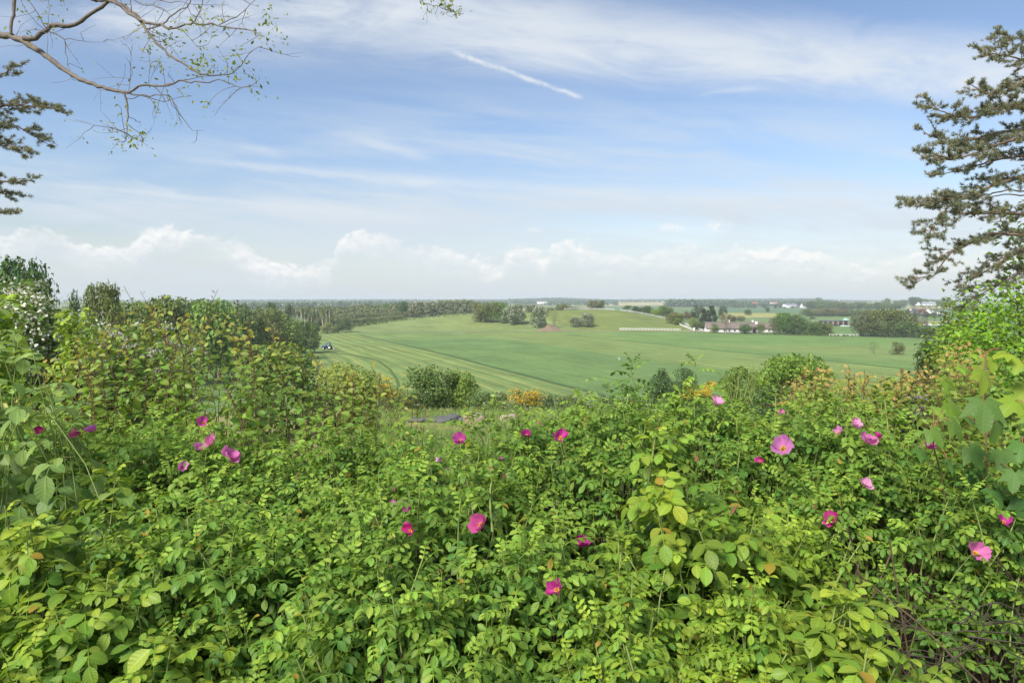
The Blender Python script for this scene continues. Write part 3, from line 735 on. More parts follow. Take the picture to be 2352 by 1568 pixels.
for i, (u, v, w) in enumerate(((1852, 710, 26), (1874, 709, 24), (1896, 707, 28), (1916, 707, 28), (1938, 709, 26), (1956, 711, 20))):
    tree('round_tree', u, v, w, 860 + (i % 2) * 12, (.10, .115, .05) if i not in (0, 5) else G_MID, 'olive tree in the middle distance row beyond the stacked panels', group='olive tree row')
for i in range(7):
    tree('bush', 1862 + i * 17, 717.5, 20, 850, G_DARK, 'dark low bush under the olive tree row', cat='bush', group='bushes under the olive row')
for i in range(8):
    tree('round_tree', 1972 + i * 15, 711 + (i % 3), 20, 870, G_MID, 'green tree in the line behind the big grove', group='trees behind the big grove')
for i in range(16):
    tree(('round_tree', 'broad_tree')[i % 2], 1862 + i * 13.2, 691 + (i * 5) % 4 + i * .25, 24, 1320 + (i * 37) % 60, G_MID if i % 3 else G_DARK, 'tall tree of the long dark grove behind the white house', group='long grove behind the white house')
for i, (u, v, w) in enumerate(((1868, 690, 24), (1880, 683, 20), (1896, 689, 22), (1850, 693, 18), (1838, 692, 20))):
    tree('round_tree', u, v, w, 1900 + i * 9, G_MID if i != 4 else (.075, .06, .045), 'tree towering behind the white gabled house', group='trees behind the white house')
for i, (u, v, w) in enumerate(((1660, 702, 10), (1755, 698, 12), (1782, 697, 10), (1792, 698, 8), (1802, 704, 8), (1820, 703, 8), (1733, 697, 9))):
    tree('round_tree', u, v, w, 1600 + 10 * i, G_DARK, 'small dark tree on the field edge before the white barn', group='trees before the white barn')
for i, (u, v, w) in enumerate(((2092, 709, 20), (2106, 712, 22), (2120, 709, 20), (2130, 715, 20), (2112, 720, 26), (2130, 722, 22), (2098, 719, 18), (2146, 717, 12), (2158, 720, 10))):
    tree('pine' if i < 5 else 'round_tree', u, v, w, 800 + i * 4, (.05, .036, .03) if i < 5 else G_DARK, 'reddish dark pine over the white village houses' if i < 5 else 'dark garden tree among the white village houses', group='village pines' if i < 5 else 'village garden trees')
for i, (u, v, w) in enumerate(((2100, 682, 28), (2120, 685, 18), (2134, 687, 20), (2150, 688, 20), (2165, 687, 20), (2075, 688, 18), (2060, 690, 16), (2036, 685, 18), (2180, 686, 20))):
    tree('broad_tree', u, v, w, 1500 + i * 20, G_MID if i else G_DARK, 'far tree of the line around the grey roofed farm', group='trees around the grey roofed farm')

# ------------------------------------------------------------------ far woods that read as a mass
def wood_mass(name, label, rows, color, nleaf=90, leafsz=.28, seed=1, kinds=('round_tree', 'broad_tree')):
    rng = np.random.default_rng(seed); cl = Cloud(); B = []
    for kd in kinds:
        cl0, _, _ = crown_cloud(seed + len(B), nleaf, SH_DOME, 9, leafsz, .1, LEAF_CLUMP, (.25, .4), inner=.1)
        B.append(cl0.arrays())
    for (u1, u2, vt1, vt2, Y1, Y2, h, dens, nrow) in rows:
        for r_ in range(nrow):
            n = max(3, int(abs(u2 - u1) * dens)); t = (np.arange(n) + rng.uniform(0, 1, n)) / n
            Yv = Y1 + (Y2 - Y1) * t + r_ * h * 1.2 + rng.normal(0, h * .4, n)
            u = u1 + (u2 - u1) * t; x = (u - CU) * Yv / F; z0 = ground_z(x, Yv)
            top = -(vt1 + (vt2 - vt1) * t - CV) * Yv / F
            Hh = np.clip(top - z0, h * .5, h * 2.2) * rng.uniform(.86, 1.05, n)
            Wd = np.maximum(Hh * rng.uniform(.8, 1.3, n), h * .7)
            R = np.zeros((n, 3, 3)); a = rng.uniform(0, 6.28, n)
            R[:, 0, 0] = np.cos(a) * Wd; R[:, 1, 0] = np.sin(a) * Wd; R[:, 0, 1] = -np.sin(a) * Wd; R[:, 1, 1] = np.cos(a) * Wd; R[:, 2, 2] = Hh
            k = rng.integers(0, len(B), n)
            for b in range(len(B)):
                s = k == b
                cl.addgeo(B[b], np.stack([x, Yv, z0], 1)[s], R[s], np.ones(s.sum()), rng.uniform(-.3, .3, s.sum()), rng.random(s.sum()))
    o = bpy.data.objects.new(name, cl.mesh(name, M_TREE)); link(o); o.color = (color[0] * 1.7, color[1] * 1.7, color[2] * 1.65, 1); o['kind'] = 'stuff'; o['label'] = label
    return o
wood_mass('far_woods', 'blue green woods along the far horizon', [(-400, 560, 688, 688, 4300, 4300, 16, .13, 2), (540, 960, 687.5, 686.5, 4400, 4500, 16, .16, 3), (480, 1240, 690, 689, 3500, 3500, 14, .13, 3), (480, 1240, 693, 691.5, 2800, 2800, 13, .12, 2), (1180, 1420, 687.5, 688, 3300, 3300, 14, .16, 2), (1180, 1420, 690.5, 691, 2900, 2900, 13, .14, 2), (1400, 1700, 689, 689, 3600, 3600, 13, .13, 2), (1700, 2000, 689, 691, 3100, 3200, 13, .13, 2), (950, 1190, 687.5, 687, 4600, 4600, 16, .16, 3), (1170, 1290, 686, 683.5, 3900, 3800, 15, .2, 3), (1280, 1400, 683.5, 687.5, 3800, 3900, 15, .2, 3),
    (1390, 1700, 687, 686, 4200, 4200, 15, .16, 3), (1690, 1880, 686, 685, 3800, 3600, 15, .18, 3), (1870, 2000, 686, 690, 3800, 4300, 15, .18, 2), (1990, 2800, 689, 689, 4700, 4700, 15, .14, 2)], (.05, .085, .04), seed=11)
wood_mass('distant_wood', 'long dark wood edge behind the pale stubble field', [(1532, 1690, 688.5, 690, 1900, 2000, 12, .17, 2), (1690, 1860, 691, 692, 2100, 2300, 12, .15, 2), (1050, 1240, 694, 694, 2600, 2600, 9, .12, 1), (1240, 1420, 693.5, 693, 2500, 2500, 9, .12, 1), (1655, 1740, 696, 697, 1750, 1750, 9, .13, 1), (560, 760, 694, 694, 1500, 1500, 10, .1, 1), (760, 960, 692, 693, 1800, 1800, 10, .1, 1)], (.045, .08, .035), seed=12)
wood_mass('willow_scrub', 'grey green willow scrub between the birch stand and the hawthorn hill', [(748, 950, 705, 697, 640, 640, 9, .10, 2), (752, 945, 711, 704, 590, 600, 8, .11, 2), (756, 935, 721, 714, 540, 560, 7, .13, 2), (790, 930, 733, 722, 500, 530, 5, .15, 2), (700, 780, 722, 724, 455, 455, 8, .1, 1)], (.085, .105, .052), 420, .11, seed=13)
wood_mass('low_hedge', 'low dark hedge along the top edge of the mown slope', [(806, 945, 743, 730, 470, 520, 2.2, .2, 1), (945, 1090, 730, 725.5, 520, 540, 1.6, .16, 1), (1440, 1600, 756, 762, 700, 700, 3, .1, 1), (1750, 1960, 764, 773, 407, 388, 2.0, .14, 1)], (.07, .095, .032), 200, .16, seed=14)
# ------------------------------------------------------------------ buildings, fences, tractor, bird
m_white = plain_mat('limewash', (.70, .69, .66), .85, .2, 0, .8, .08)
m_thatch, _N = new_mat('thatch')
_tc = _N.node('ShaderNodeTexCoord').outputs['Object']; _c = _N.sep(_tc)
_n1 = _N.noise(_N.xyz(_N.m('MULTIPLY', _c[0], 3.0), _N.m('MULTIPLY', _c[1], .5), _N.m('MULTIPLY', _c[2], .6)), 1.0, 5, .7); _n2 = _N.noise(_tc, .35, 4, .6)
_col = _N.mix(_n1, (.12, .095, .085), (.25, .205, .185)); _col = _N.mix(_N.sstep(_n2, .5, .7), _col, (.14, .13, .08))
out(_N, bsdf(_N, _col, .95, .1, 0, _n1, .6, .1).outputs[0])
m_glass = plain_mat('window_glass', (.03, .035, .04), .08, .6)
m_frame = plain_mat('window_paint', (.6, .6, .58), .5, .3)
m_paintwood = plain_mat('white_fence_paint', (.74, .73, .68), .6, .3, 0, 3, .12)
m_greywood = plain_mat('weathered_wood', (.50, .49, .46), .85, .15, 0, 4, .25)
m_tile = plain_mat('dark_roof', (.10, .105, .115), .7, .2, 0, 2, .2)
m_redtile = plain_mat('red_roof', (.26, .09, .06), .8, .2, 0, 2, .25)
m_metalroof = plain_mat('grey_metal_roof', (.24, .26, .28), .5, .4, 0, .5, .12)
m_dark = plain_mat('dark_opening', (.03, .03, .032), .7, .2)

def gable_house(name, label, cat, cx, cy, rz, L, D, hw, hr, wall, roof, eave=.35, wins=(), door=None, chimneys=(), group=None, base=None, thick=.25, halfhip=0.0):
    z0 = gz(cx, cy) if base is None else base
    o = thing(name, label, cat, (cx, cy, z0), rz, group)
    w = MB().box(-L / 2, L / 2, -D / 2, D / 2, -.6, hw)
    for sx in (-1, 1):
        x0 = sx * L / 2 - (.3 if sx > 0 else 0)
        w._a([(x0, -D / 2, hw), (x0, D / 2, hw), (x0, 0, hw + hr - .12), (x0 + .3, -D / 2, hw), (x0 + .3, D / 2, hw), (x0 + .3, 0, hw + hr - .12)], [(0, 1, 4, 3), (1, 2, 5, 4), (2, 0, 3, 5)], [(0, 2, 1), (3, 4, 5)])
    part('wall', w.mesh('wall', wall), o)
    sl = hr / (D / 2); e = eave
    r = MB(); xs = np.linspace(-L / 2 - e, L / 2 + e, 13)
    prof = [(-D / 2 - e, hw - e * sl), (0, hw + hr), (D / 2 + e, hw - e * sl)]
    V = []; Q = []
    rng = np.random.default_rng(int(abs(cx) * 10) + 3)
    for x in xs:
        j = rng.normal(0, .03)
        for (y, z) in prof: V.append((x, y, z + j))
        for (y, z) in prof: V.append((x, y, z + j + thick))
    n = 6
    for i in range(len(xs) - 1):
        a = i * n; b = a + n
        Q += [(a + 3, b + 3, b + 4, a + 4), (a + 4, b + 4, b + 5, a + 5), (a + 1, b + 1, b, a), (a + 2, b + 2, b + 1, a + 1), (a, b, b + 3, a + 3), (a + 5, b + 5, b + 2, a + 2)]
    z = (len(xs) - 1) * n
    Q += [(0, 3, 4, 1), (1, 4, 5, 2), (z, z + 1, z + 4, z + 3), (z + 1, z + 2, z + 5, z + 4)]
    r._a(V, Q); ro = part('roof', r.mesh('roof', roof), o)
    for (x, y, wd, h) in chimneys:
        c = MB().box(x - wd / 2, x + wd / 2, y - wd / 2, y + wd / 2, hw, hw + hr + h).box(x - wd / 2 - .08, x + wd / 2 + .08, y - wd / 2 - .08, y + wd / 2 + .08, hw + hr + h, hw + hr + h + .18)
        part('chimney', c.mesh('chimney', m_white), ro)
    for (x, zc, ww, wh) in wins:
        y = -D / 2
        g = MB().box(x - ww / 2, x + ww / 2, y - .03, y + .05, zc - wh / 2, zc + wh / 2); wo = part('window', g.mesh('window', m_glass), o)
        f = MB(); t = .09
        f.box(x - ww / 2 - t, x + ww / 2 + t, y - .07, y + .02, zc + wh / 2, zc + wh / 2 + t).box(x - ww / 2 - t, x + ww / 2 + t, y - .09, y + .02, zc - wh / 2 - t, zc - wh / 2)
        f.box(x - ww / 2 - t, x - ww / 2, y - .07, y + .02, zc - wh / 2, zc + wh / 2).box(x + ww / 2, x + ww / 2 + t, y - .07, y + .02, zc - wh / 2, zc + wh / 2).box(x - .04, x + .04, y - .06, y - .031, zc - wh / 2, zc + wh / 2)
        part('frame', f.mesh('frame', m_frame), wo)
    if door:
        x, ww, wh = door
        part('door', MB().box(x - ww / 2, x + ww / 2, -D / 2 - .05, -D / 2 + .05, 0, wh).mesh('door', m_dark), o)
    return o
# the long thatched farmhouse
hx, hy = (1683 - CU) * 426 / F, 429.0
hz = -(765 - CV) * 426 / F
gable_house('farmhouse', 'long white farmhouse with brown thatched roof at the top of the hay field', 'house', hx, hy, math.radians(-3), 32, 7.5, 3.0, 3.6, m_white, m_thatch, .5,
            wins=[(x, 1.75, 1.0, 1.05) for x in (-13.2, -9.5, -5.2, -2.1, 1.2, 4.4, 9.6, 12.6)], door=(7.0, 1.1, 2.1), chimneys=((-1.2, 0, .55, 1.5), (13.6, 1.2, 1.0, 1.2), (15.3, -.6, 1.5, .5)), base=hz, thick=.4)
gable_house('farm_wing', 'low thatched wing beyond the white chimney of the farmhouse', 'house', hx + 23.5, hy + 5, math.radians(-3), 13, 6.5, 2.6, 3.2, m_white, m_thatch, .4, wins=[(x, 1.5, .9, .9) for x in (-3, 1, 4)], base=hz, thick=.35)
# white barn, white gabled house and sheds in the plain
def plain(u, vb, Y=None):
    Yd = 21.0 * F / (vb - CV) if Y is None else Y
    return (u - CU) * Yd / F, Yd
x, y = plain(1814, 706.3, 1760); gable_house('barn', 'large white barn with grey roof in the far fields', 'barn', x, y, math.radians(18), 36, 20, 5.5, 4.6, m_white, m_metalroof, .4, wins=[(-9, 3, 2, 1.4), (0, 3, 2, 1.4), (9, 3, 2, 1.4)], door=(14, 4, 4))
x, y = plain(1841, 706.4, 1740); gable_house('house', 'white house with steep gables and dark roof beside the large barn', 'house', x, y, math.radians(70), 11, 8.5, 4.5, 6.5, m_white, m_tile, .3, wins=[(-3, 2, 1.2, 1.4), (2, 2, 1.2, 1.4)], chimneys=((0, 0, .9, 1.0),))
x, y = plain(1852, 706.8, 1735); gable_house('annex', 'low white annex joined behind the gabled house', 'house', x, y, math.radians(5), 17, 7, 2.6, 2.8, m_white, m_tile, .3, wins=[(-5, 1.6, 1.2, 1), (0, 1.6, 1.2, 1), (5, 1.6, 1.2, 1)])
x, y = plain(1245, 0, 1900); gable_house('shed', 'long pale shed in front of the far wooded ridge', 'shed', x, y, math.radians(2), 28, 12, 5.5, 3.0, m_white, m_metalroof, .3, base=-12.5, door=(8, 3, 3.4))
x, y = plain(1733, 0, 2050); gable_house('cottage', 'red roofed cottage among far trees above the thatched house', 'house', x, y, math.radians(10), 18, 9, 3, 5, m_redtile, m_redtile, .3, wins=[(-4, 1.6, 1.4, 1.2), (3, 1.6, 1.4, 1.2)], base=-15)
x, y = plain(1777, 0, 2150); gable_house('cottage', 'orange roofed cottage low behind the field trees beside the white barn', 'house', x, y, math.radians(4), 22, 9, 3, 4, m_white, m_redtile, .3, wins=[(-4, 1.6, 1.4, 1.2), (3, 1.6, 1.4, 1.2)], base=-13)
x, y = plain(2133, 0, 1480); gable_house('farmhouse', 'grey roofed farmhouse under the far tall trees', 'house', x, y, math.radians(-14), 26, 10, 3, 5.5, m_white, m_metalroof, .3, wins=[(-6, 1.6, 1.4, 1.3), (0, 1.6, 1.4, 1.3), (6, 1.6, 1.4, 1.3)], base=-13, chimneys=((4, 0, 1, 1),))
x, y = plain(2108, 0, 1470); gable_house('cottage', 'small white gabled cottage beside the grey roofed farmhouse', 'house', x, y, math.radians(80), 9, 9, 3.5, 4.5, m_white, m_tile, .3, wins=[(-2, 1.6, 1.2, 1.2), (2, 1.6, 1.2, 1.2)], base=-13)
for i, (u, vb, Y, L, rz, rf, lab) in enumerate(((2098, 716, 845, 10, 20, m_tile, 'white village house with dark roof at the end of the reddish pines'), (2117, 718, 850, 10, -12, m_redtile, 'white village house with red roof among the reddish pines'),
        (2131, 717, 848, 9, 60, m_tile, 'white village house showing its gable between two pines'), (2152, 718, 842, 10, -5, m_tile, 'white village house with dark roof by the village garden trees'))):
    x, y = plain(u, 0, Y); gable_house('village_house', lab, 'house', x, y, math.radians(rz), L, 7.5, 3.2, 3.4, m_white, rf, .3, wins=[(-2.5, 1.6, 1.2, 1.3), (0, 1.6, 1.2, 1.3), (2.5, 1.6, 1.2, 1.3)], base=-(vb + 4 - CV) * Y / F)
# pale polytunnel roof behind the groves
x, y = plain(2040, 0, 1050); o = thing('greenhouse', 'long pale greenhouse with flat grey roof behind the big grove', 'greenhouse', (x, y, gz(x, y)), math.radians(-3))
part('roof', MB().prism([(-18, 4.2), (-17, 5.6), (17, 6.4), (18, 5.0)], -7, 7).mesh('roof', plain_mat('pale_sheet', (.5, .5, .49), .5, .3, 0, .6, .1)), o); part('wall', MB().box(-17.5, 17.5, -6.8, 6.8, -.3, 4.2).mesh('wall', plain_mat('pane', (.35, .38, .38), .3, .5)), o)
# stacked panels on pallets in the field beyond the copse
x, y = plain(1916, 749.5); o = thing('panel_stack', 'long stack of dark panels between brick coloured posts in the field', 'stack', (x, y, gz(x, y)), math.radians(-4))
mp = plain_mat('panel', (.075, .08, .095), .6, .3, 0, 1.5, .3); mpo = plain_mat('rusty_post', (.26, .19, .13), .85, .15, 0, 2, .3)
me_layer = MB().box(-10.6, 10.6, -2.4, 2.4, 0, .5).mesh('panel_layer', mp)
for k in range(6): part('panel_layer', me_layer, o).location = (.05 * (-1) ** k, 0, .35 + .62 * k)
me_post = MB().box(-.55, .55, -.35, .35, 0, 3.6).box(-.7, .7, -.45, .45, -.2, .3).mesh('post', mpo)
for k in range(6): part('post', me_post, o).location = (-9.6 + k * 3.84, -2.9, 0)
part('cover', MB().prism([(-11.2, 4.1), (-10.8, 4.35), (10.4, 4.35), (11, 4.1)], -2.9, 2.9).mesh('cover', plain_mat('tarpaulin', (.13, .14, .19), .55, .35, 0, 1, .2)), o)
x2, y2 = x + 6.5, y - 6; o = thing('tarpaulin_heap', 'low heap under pale green tarpaulin before the dark panel stack', 'heap', (x2, y2, gz(x2, y2)))
t = np.linspace(0, 1, 13); hp = [(-5.0 + 10 * a, 1.1 * math.sin(PI * a) ** .5 * (1 + .3 * math.sin(9 * a))) for a in t]
part('tarpaulin', MB().prism(hp + [(5, -.3), (-5, -.3)], -1.2, 1.2).mesh('tarpaulin', plain_mat('green_tarpaulin', (.30, .38, .33), .6, .3, 0, 1, .2)), o)
x2, y2 = x + 12.5, y - 3; o = thing('machine', 'small dark machine parked at the end of the panel stack', 'machine', (x2, y2, gz(x2, y2)))
part('body', MB().prism([(-1.6, .5), (-1.5, 1.5), (-.3, 1.7), (0, 2.6), (1.2, 2.6), (1.4, 1.4), (1.7, .5)], -.8, .8).mesh('body', m_dark), o)
for sx in (-1, 1): part('wheel', MB().cyl((sx, -.95, .5), .5, 0, 1.9, 16).mesh('wheel', m_dark), o)
x2, y2 = plain(1976, 0, 700); x2 = (1943 - CU) * 700 / F; o = thing('tent', 'tiny pale green tent in the field before the olive tree row', 'tent', (x2, y2, gz(x2, y2)))
part('canvas', MB()._a([(-3, -2, 0), (3, -2, 0), (3, 2, 0), (-3, 2, 0), (-.4, 0, 2.4), (.6, 0, 2.1)], [(0, 1, 5, 4), (2, 3, 4, 5)], [(1, 2, 5), (3, 0, 4)]).mesh('canvas', plain_mat('tent_cloth', (.32, .52, .46), .7, .2)), o)
# wrapped bales
m_bale = plain_mat('bale_wrap', (.70, .71, .72), .35, .4, 0, 2, .1)
bme = MB().cyl((0, 0, .62), .62, -.6, .6, 18).mesh('hay_bale', m_bale)
for i in range(13):
    yb = 552 + (i % 2) * 2.4; xb = (2113 + i * 4.3 - CU) * yb / F
    o = bpy.data.objects.new('hay_bale', bme); link(o); o.location = (xb, yb, gz(xb, yb)); o.rotation_euler = (0, 0, .2 * math.sin(i * 2.3) + .3); tag(o, 'white wrapped hay bale in the long row beyond the big grove', 'hay bale', 'white hay bales beyond the big grove')
# mast
x, y = (2027 - CU) * 3000 / F, 3000; o = thing('mast', 'thin grey radio mast on the far horizon', 'mast', (x, y, gz(x, y)))
part('pole', MB().cyl((0, 0, 0), .9, 0, 40, 8, 'z', .35).mesh('pole', m_greywood), o); part('base', MB().box(-3, 3, -3, 3, 0, 3).mesh('base', m_greywood), o)
x, y = (2158 - CU) * 900 / F, 900; o = thing('flagpole', 'thin white pole beside the village houses', 'pole', (x, y, gz(x, y)))
part('shaft', MB().cyl((0, 0, 0), .16, 0, 17, 8, 'z', .1).mesh('shaft', m_frame), o); part('base', MB().cyl((0, 0, 0), .5, 0, .5, 10, 'z').mesh('base', m_greywood), o)

# fences
def fence(name, label, pts, h, nrail, mat, spacing=2.0, post=.12, rail=.14, group=None):
    p = polyline([(a, b, 0) for a, b in pts], spacing); o = thing(name, label, 'fence', (p[0][0], p[0][1], gz(p[0][0], p[0][1])), 0, group); b = np.array(o.location)
    pm = MB().box(-post / 2, post / 2, -post / 2, post / 2, -.3, h).mesh('post', mat)
    z = ground_z(p[:, 0], p[:, 1])
    for q, zz in zip(p, z):
        k = part('post', pm, o); k.location = (q[0] - b[0], q[1] - b[1], zz - b[2])
    for r in range(nrail):
        T = []; zz = h * (1 - r * .8 / max(nrail - .4, 1)) - .08
        m_ = MB()
        for i in range(len(p) - 1):
            a = np.array([p[i][0], p[i][1], z[i] + zz]) - b; c = np.array([p[i + 1][0], p[i + 1][1], z[i + 1] + zz]) - b
            d = nrm(c - a); n = np.array([-d[1], d[0], 0]); n = n / np.linalg.norm(n) * .03; off = n / .03 * (-post / 2 - .032)
            hh = np.array([0, 0, rail / 2]); a2, c2 = a + off, c + off
            V = [a2 - n - hh, a2 + n - hh, a2 + n + hh, a2 - n + hh, c2 - n - hh, c2 + n - hh, c2 + n + hh, c2 - n + hh]
            m_._a(V, [(0, 1, 2, 3), (4, 7, 6, 5), (0, 4, 5, 1), (1, 5, 6, 2), (2, 6, 7, 3), (3, 7, 4, 0)])
        part('rail', m_.mesh('rail', mat), o)
    return o
def at(u, v, Y): return ((u - CU) * Y / F, Y)
fence('rail_fence', 'white rail fence along the foot of the pasture mound', [at(1424, 0, 427), at(1480, 0, 427), at(1563, 0, 428)], 1.7, 3, m_paintwood, 2.0, .16, .2)
fence('rail_fence', 'white rail fence on the mound side of the driveway', [(117 - 2.6, 432), (117 - 2.7, 446), (116.6 - 2.8, 462), (115.5, 475)], 1.5, 3, m_paintwood, 2.0, .15, .18)
fence('rail_fence', 'white rail fence on the house side of the driveway', [(121.5, 425), (119.6, 428), (119.4, 440), (119.2, 460), (119.8, 476)], 1.5, 3, m_paintwood, 2.0, .15, .18)
fence('rail_fence', 'short white rail fence by the road before the dark bush', [(120.6, 425.2), (125.5, 424.6)], 1.6, 3, m_paintwood, 1.6, .15, .18)
fence('rail_fence', 'grey rail fence running down behind the pasture mound to the driveway', [at(1425, 0, 520), at(1480, 0, 512), at(1528, 0, 498), at(1545, 0, 486), (114.5, 476)], 1.5, 3, m_greywood, 3.0, .16, .2)
fence('rail_fence', 'grey board fence climbing the top of the pasture mound', [at(1296, 0, 532), at(1318, 0, 538), at(1340, 0, 545), at(1362, 0, 548), at(1412, 0, 540)], 1.7, 4, m_greywood, 2.6, .16, .24)
fence('rail_fence', 'grey rail fence on the hilltop behind the flowering hawthorns', [at(1188, 0, 558), at(1220, 0, 556), at(1255, 0, 552)], 1.6, 3, m_greywood, 2.6, .16, .2)
fence('rail_fence', 'pale rail fence between the copse and the big grove', [at(1905, 0, 392), at(1935, 0, 391), at(1974, 0, 390)], 1.2, 3, m_paintwood, 1.8, .12, .14)
gx, gy = 114.2, 428.0
o = thing('gate_pillar', 'white gate pillar where the driveway meets the road', 'pillar', (gx, gy, gz(gx, gy)))
part('shaft', MB().box(-.45, .45, -.45, .45, -.2, 2.3).mesh('shaft', m_white), o); part('cap', MB().box(-.55, .55, -.55, .55, 2.3, 2.5).mesh('cap', m_white), o)

# earth heap with uprooted stump
x, y = at(1262, 0, 431)
o = thing('earth_heap', 'bare brown earth heap with a grey root stump on top', 'heap', (x, y, gz(x, y)))
rng = np.random.default_rng(8); a, r = np.meshgrid(np.linspace(0, 2 * PI, 48, endpoint=False), np.linspace(0, 1, 14))
hx_, hy_ = r * np.cos(a) * 10.5, r * np.sin(a) * 3.4
hz_ = 2.6 * (1 - r) ** 1.0 * np.exp(-((hx_ - .8) / 5.5) ** 2) * (1 + .25 * np.sin(3 * a + 5 * r)) + 1.0 * (1 - r ** 2) * (1 + .3 * np.sin(5 * a + 2)) - .15 + .12 * rng.normal(0, 1, r.shape) * (1 - r)
i = np.arange(13)[:, None] * 48; j = np.arange(48)[None]; k = (j + 1) % 48
part('soil', mesh('soil', np.stack([hx_, hy_, hz_], -1).reshape(-1, 3), [np.stack([i + j, i + k, i + 48 + k, i + 48 + j], -1).reshape(-1, 4)], None, plain_mat('earth', (.19, .14, .10), .95, .1, 0, 1.2, .4, .8)), o)
T = Tubes()
for q in range(16):
    an = rng.uniform(0, 2 * PI); T.add(curve_pts((.8, 0, 2.4), (.8 + math.cos(an) * rng.uniform(.8, 2.6), math.sin(an) * rng.uniform(.5, 1.5), rng.uniform(1.2, 4.1)), (0, 0, .3), 5), np.linspace(.25, .06, 5), 5)
part('stump', T.mesh('stump', plain_mat('root_wood', (.22, .19, .16), .9, .1, 0, 3, .3)), o)

# tractor
tx, ty = at(752.5, 0, 288)
o = thing('tractor', 'blue tractor with cab and rear mower in the hay field by the wood', 'tractor', (tx, ty, gz(tx, ty)), math.radians(6))
m_blue = plain_mat('blue_paint', (.025, .07, .24), .3, .5); m_tyre = plain_mat('tyre', (.025, .025, .025), .9, .1); m_rim = plain_mat('rim', (.62, .62, .58), .5, .3); m_steel = plain_mat('dark_steel', (.05, .05, .055), .5, .4, .5)
part('hood', MB().prism([(-2.35, .95), (-2.42, 1.35), (-2.2, 1.72), (-.5, 1.95), (-.3, 1.95), (-.3, .95)], -.42, .42).mesh('hood', m_blue), o)
part('chassis', MB().box(-2.1, 1.6, -.3, .3, .55, .95).mesh('chassis', m_steel), o)
cab = MB()
for sx, sx2 in ((-.35, -.25), (1.25, 1.1)):
    for sy in (-.72, .66): cab._a([(sx, sy, 1.2), (sx + .1, sy, 1.2), (sx + .1, sy + .06, 1.2), (sx, sy + .06, 1.2), (sx2, sy, 2.65), (sx2 + .1, sy, 2.65), (sx2 + .1, sy + .06, 2.65), (sx2, sy + .06, 2.65)], [(0, 1, 5, 4), (1, 2, 6, 5), (2, 3, 7, 6), (3, 0, 4, 7)])
cab.box(-.36, 1.34, -.73, .73, .95, 1.25)
cb = part('cab', cab.mesh('cab', m_steel), o)
part('roof', MB().prism([(-.5, 2.65), (-.45, 2.82), (-.1, 2.9), (1.15, 2.88), (1.35, 2.72), (1.35, 2.65)], -.8, .8).mesh('roof', m_blue), cb)
gm, gN = new_mat('cab_glass'); gb = bsdf(gN, (.6, .7, .66), .05, .5); gb.inputs['Transmission Weight'].default_value = .9; gb.inputs['Alpha'].default_value = .35; out(gN, gb.outputs[0])
part('glazing', MB().box(-.24, 1.14, -.70, -.68, 1.25, 2.64).box(-.24, 1.14, .67, .69, 1.25, 2.64).mesh('glazing', gm), cb)
part('seat', MB().box(.3, .8, -.25, .25, 1.26, 1.5).box(.75, .9, -.25, .25, 1.5, 2.1).mesh('seat', m_dark), cb)
for sy in (-1, 1):
    w = part('wheel', MB().cyl((.9, sy * .85, .85), .85, -.25, .25, 24).mesh('wheel', m_tyre), o); part('rim', MB().cyl((.9, sy * 1.11, .85), .52, -.02, .02, 20).mesh('rim', m_rim), w)
    w = part('wheel', MB().cyl((-1.65, sy * .8, .55), .55, -.2, .2, 22).mesh('wheel', m_tyre), o); part('rim', MB().cyl((-1.65, sy * 1.01, .55), .34, -.015, .015, 18).mesh('rim', m_rim), w)
    a = np.linspace(.15 * PI, .95 * PI, 9); ring = [(.9 + 1.0 * math.cos(q), .85 + 1.0 * math.sin(q)) for q in a] + [(.9 + .93 * math.cos(q), .85 + .93 * math.sin(q)) for q in a[::-1]]
    f = MB(); n = 9
    V = [(ring[i][0], sy * .85 + yy, ring[i][1]) for yy in (-.3, .3) for i in range(18)]
    Q = [(i, i + 1, 18 + i + 1, 18 + i) for i in range(8)] + [(9 + i, 10 + i, 28 + i, 27 + i) for i in range(8)] + [(i, 17 - i, 16 - i, i + 1) for i in range(8)] + [(18 + i, 19 + i, 34 - i, 35 - i) for i in range(8)]
    f._a(V, Q); part('mudguard', f.mesh('mudguard', m_blue), o)
part('exhaust', MB().cyl((-.5, -.38, 1.8), .05, 0, .95, 10, 'z').mesh('exhaust', m_steel), o)
mo = part('mower', MB().box(1.7, 2.5, -1.5, 1.5, .15, .45).prism([(1.5, .5), (1.6, .75), (2.1, .6), (2.1, .45)], -.15, .15).mesh('mower', m_steel), o)
part('drum', MB().cyl((2.62, 0, .3), .28, -1.4, 1.4, 14).mesh('drum', m_rim), mo)

# a gull coming down on the field
x, y = at(1423, 0, 236); o = thing('gull', 'white gull with raised wings landing in the middle of the hay field', 'bird', (x, y, gz(x, y) + .25), .5)
def ell(rx, ry, rz, n=10, m_=12, cx=0, cz=0):
    a, b = np.meshgrid(np.linspace(-PI / 2, PI / 2, n), np.linspace(0, 2 * PI, m_, endpoint=False), indexing='ij')
    V = np.stack([cx + rx * np.sin(a), ry * np.cos(a) * np.cos(b), cz + rz * np.cos(a) * np.sin(b)], -1).reshape(-1, 3)
    i = np.arange(n - 1)[:, None] * m_; j = np.arange(m_)[None]; k = (j + 1) % m_
    return V, np.stack([i + j, i + k, i + m_ + k, i + m_ + j], -1).reshape(-1, 4)
m_gull = plain_mat('white_feathers', (.78, .78, .76), .7, .2)
B = Tubes()
sp = np.array([[-.34, 0, .12], [-.2, 0, .14], [-.05, 0, .17], [.1, 0, .2], [.2, 0, .26], [.26, 0, .31], [.33, 0, .31], [.40, 0, .295]]); B.add(sp, [.03, .07, .105, .10, .065, .055, .05, .012], 10)
